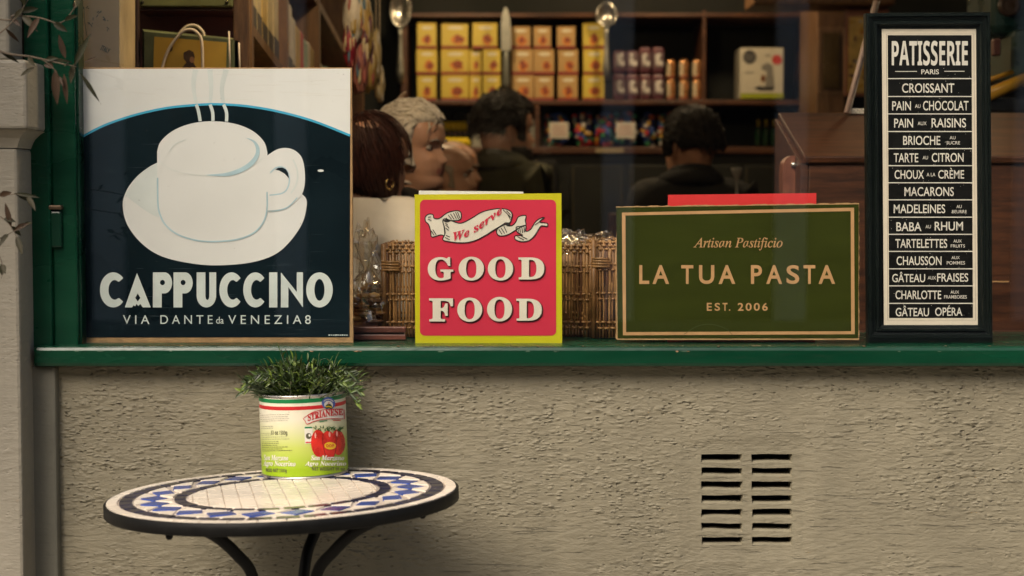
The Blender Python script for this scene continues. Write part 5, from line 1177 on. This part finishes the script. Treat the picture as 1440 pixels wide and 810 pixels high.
HEADT = [(-.11, .030, -.070, .060), (-.06, .034, -.070, .056), (-.025, .046, -.072, .054), (-.006, .072, -.074, .048), (.006, .090, -.076, .050), (.022, .094, -.079, .056), (.036, .087, -.083, .060), (.046, .092, -.086, .062), (.056, .095, -.089, .064), (.072, .092, -.094, .067), (.095, .086, -.099, .070), (.116, .083, -.102, .072), (.130, .091, -.104, .074), (.145, .095, -.105, .075), (.170, .091, -.104, .076), (.192, .078, -.097, .072), (.211, .054, -.080, .058), (.223, .025, -.052, .038), (.2285, -.005, -.02, .012)]
def head_pt(z, a, hair=0):
    f, b, w = interp(HEADT, z); cx = (f + b) / 2; rx = (f - b) / 2
    c, s_ = math.cos(a), math.sin(a); e = .86
    x = cx + rx * math.copysign(abs(c) ** e, c); y = w * math.copysign(abs(s_) ** e, s_)
    if c > 0 and not hair:
        g = lambda v, m_, sd_: math.exp(-((v - m_) / sd_) ** 2)
        if .062 < z < .135:
            u = (z - .070) / .060; amp = .025 * max(0, 1 - abs(u - .12) / (.20 if u < .12 else .95)) ** (.6 if u < .12 else 1.0)
            x += amp * g(y, 0, .0105 + .006 * max(0, .4 - u))
        for sgn in (-1, 1):
            x -= .0095 * g(y, sgn * .032, .014) * g(z, .115, .011); x += .006 * g(y, sgn * .036, .018) * g(z, .084, .014); x += .004 * g(y, sgn * .030, .020) * g(z, .134, .006)
        x += .0045 * g(y, 0, .020) * (g(z, .056, .0045) + g(z, .044, .0045)) - .004 * g(y, 0, .022) * g(z, .050, .0025)
    return Vector((x, y, z))
def head_mesh():
    nz_, na = 84, 72; vs = []; fs = []
    for i in range(nz_ + 1):
        z = -.10 + (.2285 + .10) * i / nz_
        for j in range(na): vs.append(head_pt(z, 2 * math.pi * j / na))
    fs = [(i * na + j, i * na + (j + 1) % na, (i + 1) * na + (j + 1) % na, (i + 1) * na + j) for i in range(nz_) for j in range(na)]
    fs += [tuple(range(na))[::-1], tuple(range(nz_ * na, nz_ * na + na))]
    return vs, fs
def ear_mesh(sgn):
    vs = []; fs = []; nu, nv = 18, 10
    for i in range(nv + 1):
        th = math.pi * i / nv
        for j in range(nu):
            ph = 2 * math.pi * j / nu; d = Vector((math.sin(th) * math.cos(ph), math.sin(th) * math.sin(ph), math.cos(th)))
            p = Vector((d.x * .018, d.y * .008, d.z * .033)); rr = math.hypot(d.x, d.z)
            if d.y * sgn > 0: p.y -= sgn * .007 * math.exp(-((p.x - .002) / .009) ** 2 - ((p.z - .002) / .016) ** 2)
            if p.z < 0: p.x *= .8
            p = Matrix.Rotation(sgn * R(-30), 3, 'Z') @ (Matrix.Rotation(R(-10), 3, 'Y') @ p); vs.append(p + Vector((-.012, sgn * .081, .098)))
    fs = [(i * nu + j, (i + 1) * nu + j, (i + 1) * nu + (j + 1) % nu, i * nu + (j + 1) % nu) for i in range(nv) for j in range(nu)]
    return vs, fs
def skin_grow(verts, edges, radii, sub=2):
    me = bpy.data.meshes.new('grow'); me.from_pydata(verts, edges, []); o = bpy.data.objects.new('grow', me); COL.objects.link(o)
    md = o.modifiers.new('s', 'SKIN'); md.use_smooth_shade = True
    for v, r_ in zip(me.skin_vertices[0].data, radii): v.radius = (r_, r_) if not isinstance(r_, tuple) else r_
    me.skin_vertices[0].data[0].use_root = True
    o.modifiers.new('d', 'SUBSURF').levels = sub; o.modifiers['d'].render_levels = sub
    dg = bpy.context.evaluated_depsgraph_get(); dg.update(); m2 = bpy.data.meshes.new_from_object(o.evaluated_get(dg))
    r = ([v.co.copy() for v in m2.vertices], [list(p.vertices) for p in m2.polygons]); bpy.data.objects.remove(o); bpy.data.meshes.remove(me); bpy.data.meshes.remove(m2); return r
def remesh(vs, fs, vox):
    me = bpy.data.meshes.new('rm'); me.from_pydata([tuple(v) for v in vs], [], fs); o = bpy.data.objects.new('rm', me); COL.objects.link(o)
    md = o.modifiers.new('r', 'REMESH'); md.mode = 'VOXEL'; md.voxel_size = vox; md.use_smooth_shade = True
    sm_ = o.modifiers.new('sm', 'SMOOTH'); sm_.iterations = 2; sm_.factor = .4
    dg = bpy.context.evaluated_depsgraph_get(); dg.update(); m2 = bpy.data.meshes.new_from_object(o.evaluated_get(dg))
    r = ([v.co.copy() for v in m2.vertices], [list(p.vertices) for p in m2.polygons]); bpy.data.objects.remove(o); bpy.data.meshes.remove(me); bpy.data.meshes.remove(m2); return r
HZ = 1.395                                              # chin height of a 1.65 m figure
_HEAD = head_mesh()
def skeleton(arm):
    v = []; e = []; r = []
    def add(p, rad, par=None):
        v.append(Vector(p)); r.append(rad)
        if par is not None: e.append((par, len(v) - 1))
        return len(v) - 1
    pe = add((0, 0, .93), .12); sp = add((-.005, 0, 1.08), .105, pe); ch = add((0, 0, 1.23), .115, sp); uc = add((-.01, 0, 1.31), .066, ch); nb = add((-.02, 0, 1.375), .052, uc); add((-.005, 0, 1.47), .050, nb)
    for sg in (-1, 1):
        sh = add((-.01, sg * .165, 1.295), .044, uc); el_ = add((-.03, sg * .205, 1.05), .041, sh)
        wr = add(((.20, sg * .16, .98) if arm else (.03, sg * .215, .83)), .027, el_)
        d = (v[wr] - v[el_]).normalized(); pm = add(v[wr] + d * .055, .030, wr); side = Vector((0, -sg, 0)) if arm else Vector((1, 0, 0))
        for k, l in enumerate((.075, .085, .08, .06)):
            o_ = side * (.026 - .017 * k); a = add(v[pm] + d * .02 + o_, .0095, pm); b = add(v[a] + d * l * .5 + Vector((.004, 0, -.006)), .0085, a); add(v[b] + d * l * .4 + Vector((.0, -sg * .006, -.014)), .0075, b)
        tb = add(v[wr] + d * .03 + side * .034, .011, wr); add(v[tb] + d * .035 + side * .012, .009, tb)
        hp = add((0, sg * .085, .87), .088, pe); kn = add((.01, sg * .09, .47), .056, hp); an = add((-.02, sg * .09, .08), .038, kn); add((.12, sg * .095, .03), .033, an)
    return v, e, r
def person(label, px, py, Y, yaw, height, skin, top, bottoms, hair, brow, opts=(), tilt=0, turn=0, drop=0):
    """px,py: where the crown of the head is seen."""
    c = P(px, py, Y); sc = (c.z - FZ) / (HZ - drop + .2285)
    t = thing('person', label, 'person', (c.x, Y, FZ)); t.rotation_euler = (0, 0, yaw); t.scale = (sc,) * 3; t['_o'] = (0, 0, 0)
    rh = Matrix.Translation((0, 0, HZ - drop)) @ Matrix.Rotation(turn, 4, 'Z') @ Matrix.Rotation(tilt, 4, 'Y')
    H = lambda p: rh @ Vector(p)
    sv, se, sr = skeleton('arm' in opts); gv, gf = skin_grow(sv, se, sr, 1)
    vs = list(gv); fs = list(gf)
    parts = [_HEAD] + [ear_mesh(-1), ear_mesh(1)]
    for pv, pf in parts:
        o = len(vs); vs += [H(p) for p in pv]; fs += [[i + o for i in f] for f in pf]
    vs, fs = remesh(vs, fs, .0065)
    ir = rh.inverted(); mb = MB(); mb.mi(skin); mb.mi(LIP); mb.v = [tuple(v) for v in vs]
    for f in fs:
        q = ir @ (sum((vs[i] for i in f), Vector()) / len(f)); lip = q.x > .083 and abs(q.y) < .024 - abs(q.z - .050) * .8 and .040 < q.z < .0605
        mb.f.append(f); mb.m.append(1 if lip else 0); mb.sm.append(True)
    body = mb.build('body', t)
    mb = MB()
    for sg in (-1, 1):
        mb.blob(H((.0685, sg * .032, .1145)), (.0125, .0125, .0095), EYEW, 14, 10); mb.blob(H((.0785, sg * .0325, .1145)), (.0042, .0046, .0046), EYED, 10, 8)
    mb.build('eyes', t)
    mb = MB()
    for sg in (-1, 1): mb.tube([H((.0945, sg * .014, .132)), H((.093, sg * .030, .137)), H((.083, sg * .050, .133))], [.003, .0036, .0015], brow, 7)
    mb.build('eyebrows', t)
    # hair
    if hair:
        hm, thick, kind = hair; mb = MB(); nu, nv = 96, 60; vs = []; fs = []
        cen = Vector((-.008, 0, .12))
        for i in range(nv + 1):
            th = math.pi * (i / nv)
            for j in range(nu):
                ph = 2 * math.pi * j / nu; d = Vector((math.sin(th) * math.cos(ph), math.sin(th) * math.sin(ph), math.cos(th)))
                # distance to the head along d
                lo, hi = .02, .25
                f_, b_, w_ = .095, -.105, .076
                rad = 1 / math.sqrt((d.x / .100) ** 2 + (d.y / .0765) ** 2 + (max(d.z, 0) / .108) ** 2 + (min(d.z, 0) / .15) ** 2)
                face = d.x - (.42 if kind == 'short' else .35 if kind == 'bob' else .48)
                low = {'short': -.30, 'bob': -.98, 'grey': -.42, 'crop': -.45}[kind]
                front_top = d.z - (.64 if kind == 'grey' else .56)
                m_ = 1.0
                if face > 0 and front_top < 0: m_ = max(0, 1 - face * 6, 1 + front_top * 6) if kind != 'bob' else max(0, 1 - face * 5)
                lowd = d.z - low + (d.x * .25 if kind != 'bob' else 0)
                if lowd < 0: m_ = min(m_, max(0, 1 + lowd * 7))
                if kind != 'bob':
                    for sg in (-1, 1): m_ *= 1 - max(0, min(1, (d.dot(Vector((-.05, sg * .96, -.25))) - .90) / .06))
                st = noise.noise(Vector((d.x * 3, d.y * 3, d.z * 3)) * 1.3 + Vector((7, 1, px))) ; fi = noise.noise(Vector((d.x * 16, d.y * 16, d.z * 7)))
                t_ = thick * (1 + {'bob': .08, 'short': .14}.get(kind, .22) * st + {'bob': .04, 'short': .08}.get(kind, .14) * fi)
                if kind == 'bob' and d.z < 0: rad = min(rad, .112); t_ *= 1.15
                if kind == 'grey' and d.z > .3: t_ *= 1.5
                rr = (rad + t_) * m_ + (rad - .022) * (1 - m_)
                vs.append(H(cen + d * rr))
        fs = [(i * nu + j, (i + 1) * nu + j, (i + 1) * nu + (j + 1) % nu, i * nu + (j + 1) % nu) for i in range(nv) for j in range(nu)]
        mb.add(vs, fs, hm, True)
        rh_ = random.Random(int(px))
        for _ in range({'crop': 0, 'bob': 8, 'short': 60}.get(kind, 150)):         # loose locks that break the outline
            th = math.acos(rh_.uniform(-.1 if kind != 'bob' else -.7, 1)); ph = rh_.uniform(.9, 5.38) if kind != 'grey' else rh_.uniform(0, 6.28)
            d = Vector((math.sin(th) * math.cos(ph), math.sin(th) * math.sin(ph), math.cos(th)))
            if d.x > .4 and d.z < .55: continue
            rad = 1 / math.sqrt((d.x / .100) ** 2 + (d.y / .0765) ** 2 + (max(d.z, 0) / .108) ** 2 + (min(d.z, 0) / .15) ** 2)
            if kind == 'bob' and d.z < 0: rad = min(rad, .112)
            b0 = cen + d * (rad + thick * .75); tan = Vector((-.6, rh_.uniform(-.5, .5), -.8)); tan -= d * tan.dot(d); tan.normalize(); l = rh_.uniform(.03, .06)
            lift = rh_.uniform(.3, 1.2) * thick
            mb.tube([H(b0), H(b0 + tan * l * .5 + d * lift * .6), H(b0 + tan * l + d * (lift * .4 - .4 * l * l / rad))], [.0032, .0028, .0006], hm, 5)
        if kind != 'crop':                              # fine strands combed back over the head
            hm2 = STRANDS[hm.name]; cr = Vector((-.45, 0, .89))
            for _ in range(900):
                th = math.acos(rh_.uniform(-.15 if kind != 'bob' else -.85, 1)); ph = rh_.uniform(0, 6.283)
                d = Vector((math.sin(th) * math.cos(ph), math.sin(th) * math.sin(ph), math.cos(th)))
                if d.x > .30 and d.z < (.60 if kind == 'grey' else .52): continue
                if kind != 'bob' and (d.z + d.x * .25 < (-.18 if kind == 'short' else -.28) or abs(d.dot(Vector((-.05, math.copysign(.96, d.y), -.25)))) > .90): continue
                tan = (d - cr) if kind == 'bob' else Vector((-1, 0, -.35 + .3 * d.z)) + d * .2 + Vector((rh_.uniform(-.35, .35), rh_.uniform(-.45, .45), rh_.uniform(-.3, .3)))
                tan -= d * tan.dot(d)
                if tan.length < .05: continue
                tan.normalize(); l = rh_.uniform(.035, .075) * (1.3 if kind == 'bob' else 1); pts = []
                for k in range(5):
                    dd = (d + tan * (l * k / 4) / .1).normalized()
                    rad = 1 / math.sqrt((dd.x / .100) ** 2 + (dd.y / .0765) ** 2 + (max(dd.z, 0) / .108) ** 2 + (min(dd.z, 0) / .15) ** 2)
                    if kind == 'bob' and dd.z < 0: rad = min(rad, .112)
                    tt = thick * (1.45 if kind == 'grey' and dd.z > .3 else 1.1 if kind == 'bob' else 1.0)
                    pts.append(H(cen + dd * (rad + tt * (1.0 + rh_.uniform(0, .10)) + (.004 if k == 2 else .001) * rh_.random() * (2 if kind != 'bob' else .5))))
                mb.tube(pts, [.0017, .0016, .0015, .0012, .0003], rh_.choice((hm, hm2, hm2)), 4, False)
        mb.build('hair', t)
    if 'beard' in opts:
        mb = MB(); vs = []; n1, n2 = 16, 41
        for lay in (1, 0):
            for i in range(n1 + 1):
                z = -.030 + .092 * i / n1
                for j in range(n2):
                    a = -1.75 + 3.5 * j / (n2 - 1); p = head_pt(max(-.02, z), a); u = min(1, (i + .0) / 3, (n1 - i) / 2.5, j / 3, (n2 - 1 - j) / 3)
                    if abs(a) < .42 and z > .032: u = 0
                    if z > .05 and abs(a) < 1.0: u = 0
                    k = (.011 * u * (1 + .3 * noise.noise(p * 90)) - .004) if lay else -.006
                    cx = -.0; dvec = Vector((p.x - cx, p.y, -.02 if z < .01 else 0)).normalized(); q = p + dvec * k; q.z = z if z > -.02 else z; vs.append(H(q))
        N_ = (n1 + 1) * n2; fs = [(o + i * n2 + j, o + i * n2 + j + 1, o + (i + 1) * n2 + j + 1, o + (i + 1) * n2 + j) for o in (0, N_) for i in range(n1) for j in range(n2 - 1)]
        mb.add(vs, fs, hair[0], True); mb.build('beard', t)
    # clothes
    def garment(name, rows, edges, rad, mat, sub=2):
        gv, gf = skin_grow([Vector(p) for p in rows], edges, rad, sub); m_ = MB(); m_.add(gv, gf, mat, True); return m_.build(name, t)
    puff = 'puff' in opts
    V = [(0, 0, .86), (0, 0, .98), (-.005, 0, 1.10), (0, 0, 1.23), (-.012, 0, 1.325), (-.02, 0, 1.375)]; E_ = [(0, 1), (1, 2), (2, 3), (3, 4), (4, 5)]; RR = [.135, .128, .122, .136, .118, .076]
    for sg in (-1, 1):
        i = len(V); wr = Vector((.20, sg * .16, .98)) if 'arm' in opts else Vector((.03, sg * .215, .83)); el_ = Vector((-.03, sg * .205, 1.05))
        V += [(-.01, sg * .175, 1.318), tuple(Vector((-.015, sg * (.195 if puff else .185), 1.20))), tuple(el_), tuple(el_.lerp(wr, .93))]; E_ += [(4, i), (i, i + 1), (i + 1, i + 2), (i + 2, i + 3)]; RR += [.074 if not puff else .082, .068 if not puff else .098, .056 if not puff else .075, .040]
    garment('blouse' if puff else 'jacket' if 'jacket' in opts else 'top', V, E_, RR, top)
    if 'jacket' in opts or 'collar' in opts:
        mb = MB(); pts = [Vector((-.018 + .072 * math.cos(a), .074 * math.sin(a), 1.385 - .022 * math.cos(a))) for a in [.5 + (2 * math.pi - 1.0) * i / 20 for i in range(21)]]; mb.tube(pts, .019, top, 8); mb.tube([Vector((-.018 + .086 * math.cos(a), .092 * math.sin(a), 1.360 - .02 * math.cos(a))) for a in [2 * math.pi * i / 24 for i in range(25)]], .030, top, 8, False); mb.build('collar', t)
    V = [(0, 0, .95), (0, 0, .88)]; E_ = [(0, 1)]; RR = [.128, .128]
    for sg in (-1, 1):
        i = len(V); V += [(0, sg * .088, .84), (.01, sg * .092, .47), (-.015, sg * .092, .10)]; E_ += [(1, i), (i, i + 1), (i + 1, i + 2)]; RR += [.10, .075, .058]
    garment('trousers', V, E_, RR, bottoms, 1)
    mb = MB()
    for sg in (-1, 1): mb.blob((.05, sg * .094, .04), (.14, .052, .05), BLACK, 16, 10)
    mb.build('shoes', t)
    return t, H
DARKC = M('cloth_black', (.014, .014, .013), .85, 0, .2, 30, .3, 300); OLIVEC = M('cloth_olive', (.055, .055, .026), .85, 0, .25, 20, .4, 200); WHITEC = M('cloth_white', (.74, .68, .58), .8, 0, .08, 12, .5, 25); CHARC = M('cloth_charcoal', (.02, .021, .021), .85, 0, .2, 30, .3, 300); NAVYC = M('cloth_navy', (.02, .025, .04), .85, 0, .2)
def hairm(name, col, hl):
    m, t, p = new_mat(name); n = nz(t, coords(t, (1, 1, .35)), 90, 3, .6); r = ramp(t, .3, .75, tuple(col) + (1,), tuple(hl) + (1,)); t.links.new(n.outputs['Fac'], r.inputs[0]); t.links.new(r.outputs[0], p.inputs['Base Color']); p.inputs['Roughness'].default_value = .6; p.inputs['Specular IOR Level'].default_value = .12
    b = t.nodes.new('ShaderNodeBump'); b.inputs['Strength'].default_value = .7; b.inputs['Distance'].default_value = .006; t.links.new(n.outputs['Fac'], b.inputs['Height']); t.links.new(b.outputs[0], p.inputs['Normal']); return m
HB = hairm('hair_auburn', (.012, .004, .003), (.034, .011, .006)); HW = hairm('hair_silver', (.42, .37, .30), (.78, .71, .60)); HK = hairm('hair_black', (.010, .008, .006), (.03, .024, .018)); HG = hairm('hair_cropped', (.22, .17, .12), (.40, .33, .25))
STRANDS = {}
for h_, c_ in ((HB, (.045, .014, .008)), (HW, (.80, .74, .64)), (HK, (.028, .022, .017)), (HG, (.4, .33, .25))):
    m, t, p = new_mat('strand_' + h_.name); p.inputs['Base Color'].default_value = c_ + (1,); p.inputs['Roughness'].default_value = .45; p.inputs['Specular IOR Level'].default_value = .25; STRANDS[h_.name] = m
g_, gH = person('person with a dark auburn bob, hoop earring and white puff-sleeved blouse', 519, 163, 1.34, R(50), 1.6, SKIN2, WHITEC, DARKC, (HB, .014, 'bob'), BROW, ('puff', 'arm'), R(8), R(-8), .025)
mb = MB(); mb.tube([gH((-.004, -.084, .058)) + Vector((.014 * math.cos(a), 0, .014 * math.sin(a) - .012)) for a in [2 * math.pi * i / 20 for i in range(21)]], .0018, M('earring_gold', (.6, .4, .14), .25, .9), 6, False); mb.build('earring', g_)
w_, wH = person('person with short silver hair, dark top and a cream hair clip', 580, 152, 1.66, R(-30), 1.6, SKIN2, DARKC, DARKC, (HW, .017, 'grey'), BROWG, ('arm',), 0, R(4), .02)
mb = MB(); mb.tube([wH(p) for p in spline([(-.055, .05, .215), (-.075, .065, .235), (-.075, .062, .262), (-.05, .05, .278)], False, 5)], [.013 - .0007 * i for i in range(16)], M('horn_clip', (.62, .48, .36), .4), 8); mb.build('hair_clip', w_)
mb = MB(); mb.tube([Vector((-.018 + .066 * math.cos(a), .066 * math.sin(a), 1.405 - .02 * math.cos(a))) for a in [2 * math.pi * i / 24 for i in range(25)]], .005, M('pearl_necklace', (.6, .5, .42), .3), 6, False); mb.build('necklace', w_)
person('person nearly bald with cropped grey sides, in profile behind the red sign', 628, 203, 2.75, R(-4), 1.6, SKIN2, CHARC, DARKC, (HG, .003, 'crop'), BROWG, ('jacket',))
person('person mostly hidden behind the bald head, only the forehead showing', 638, 199, 3.25, R(-10), 1.6, SKIN, NAVYC, DARKC, (HG, .003, 'crop'), BROWG, ('jacket',))
person('person with thick black hair and beard in an olive jacket, facing away', 712, 139, 3.45, R(50), 1.75, SKIN, OLIVEC, DARKC, (HK, .030, 'short'), BROW, ('jacket', 'beard'), 0, R(-28), .02)
person('person with dark short hair and black top seen from behind', 970, 160, 3.15, R(95), 1.65, SKIN, DARKC, DARKC, (HK, .030, 'short'), BROW, ('collar',), 0, R(30), .02)
# glass stem and small bottle glints by the cupboard
t = thing('glass_goblet', 'small glass goblet glinting in front of the dark cupboard', 'glass', P(1036, 292, 2.9)); mb = MB(); mb.lathe([(.022, 0), (.020, .004), (.005, .008), (.004, .11), (.006, .12), (.016, .14), (.022, .16), (.021, .162), (.014, .142), (.001, .125)], P(1036, 300, 2.9), M('goblet_glass', (.35, .35, .33), .1, .3, .1), 20); mb.build('goblet', t)
ct_ = thing('serving_counter', 'dark low counter between customers and back shelves', 'counter', (.75, 2.9, FZ)); mb = MB(); mb.bbox((.35, 2.75, FZ), (1.9, 3.0, P(1036, 300, 2.9).z), DW, .006); mb.build('cabinet', ct_)

# ---- pendant lamps of the shop, above the picture
SHD = M('lamp_shade_green', (.02, .05, .035), .35, .2); BULB = emit('lamp_bulb', (1, .66, .30), 14)
for i, (x, y, z, lab) in enumerate(((-.30, .55, 2.40, 'green pendant lamp hanging over the customers'), (-.25, 3.55, 2.50, 'green pendant lamp hanging before the yellow boxes'), (.75, 3.75, 2.50, 'green pendant lamp hanging before the tins'), (1.35, 1.9, 2.42, 'green pendant lamp hanging over the wooden bin'))):
    t = thing('pendant_lamp', lab, 'lamp', (x, y, z), 'pendant lamps in the shop')
    mb = MB(); mb.lathe([(.02, .14), (.03, .13), (.05, .09), (.13, .02), (.15, 0), (.148, 0), (.125, .018), (.045, .086), (.02, .12)], (x, y, z), SHD, 32); mb.build('shade', t)
    mb = MB(); mb.blob((x, y, z + .025), (.032, .032, .04), BULB, 18, 12); mb.build('bulb', t)
    mb = MB(); mb.tube([(x, y, z + .13), (x, y, 3.0)], .004, BLACK, 6); mb.build('cord', t)
    ld = bpy.data.lights.new('lamp_light', 'POINT'); lo = bpy.data.objects.new('lamp_light', ld); COL.objects.link(lo); lo.parent = t; lo.location = (0, 0, -.03); ld.energy = LAMP_W * (1.35, 1.25, .75, .12)[i]; ld.color = (1, .72, .42); ld.shadow_soft_size = .06
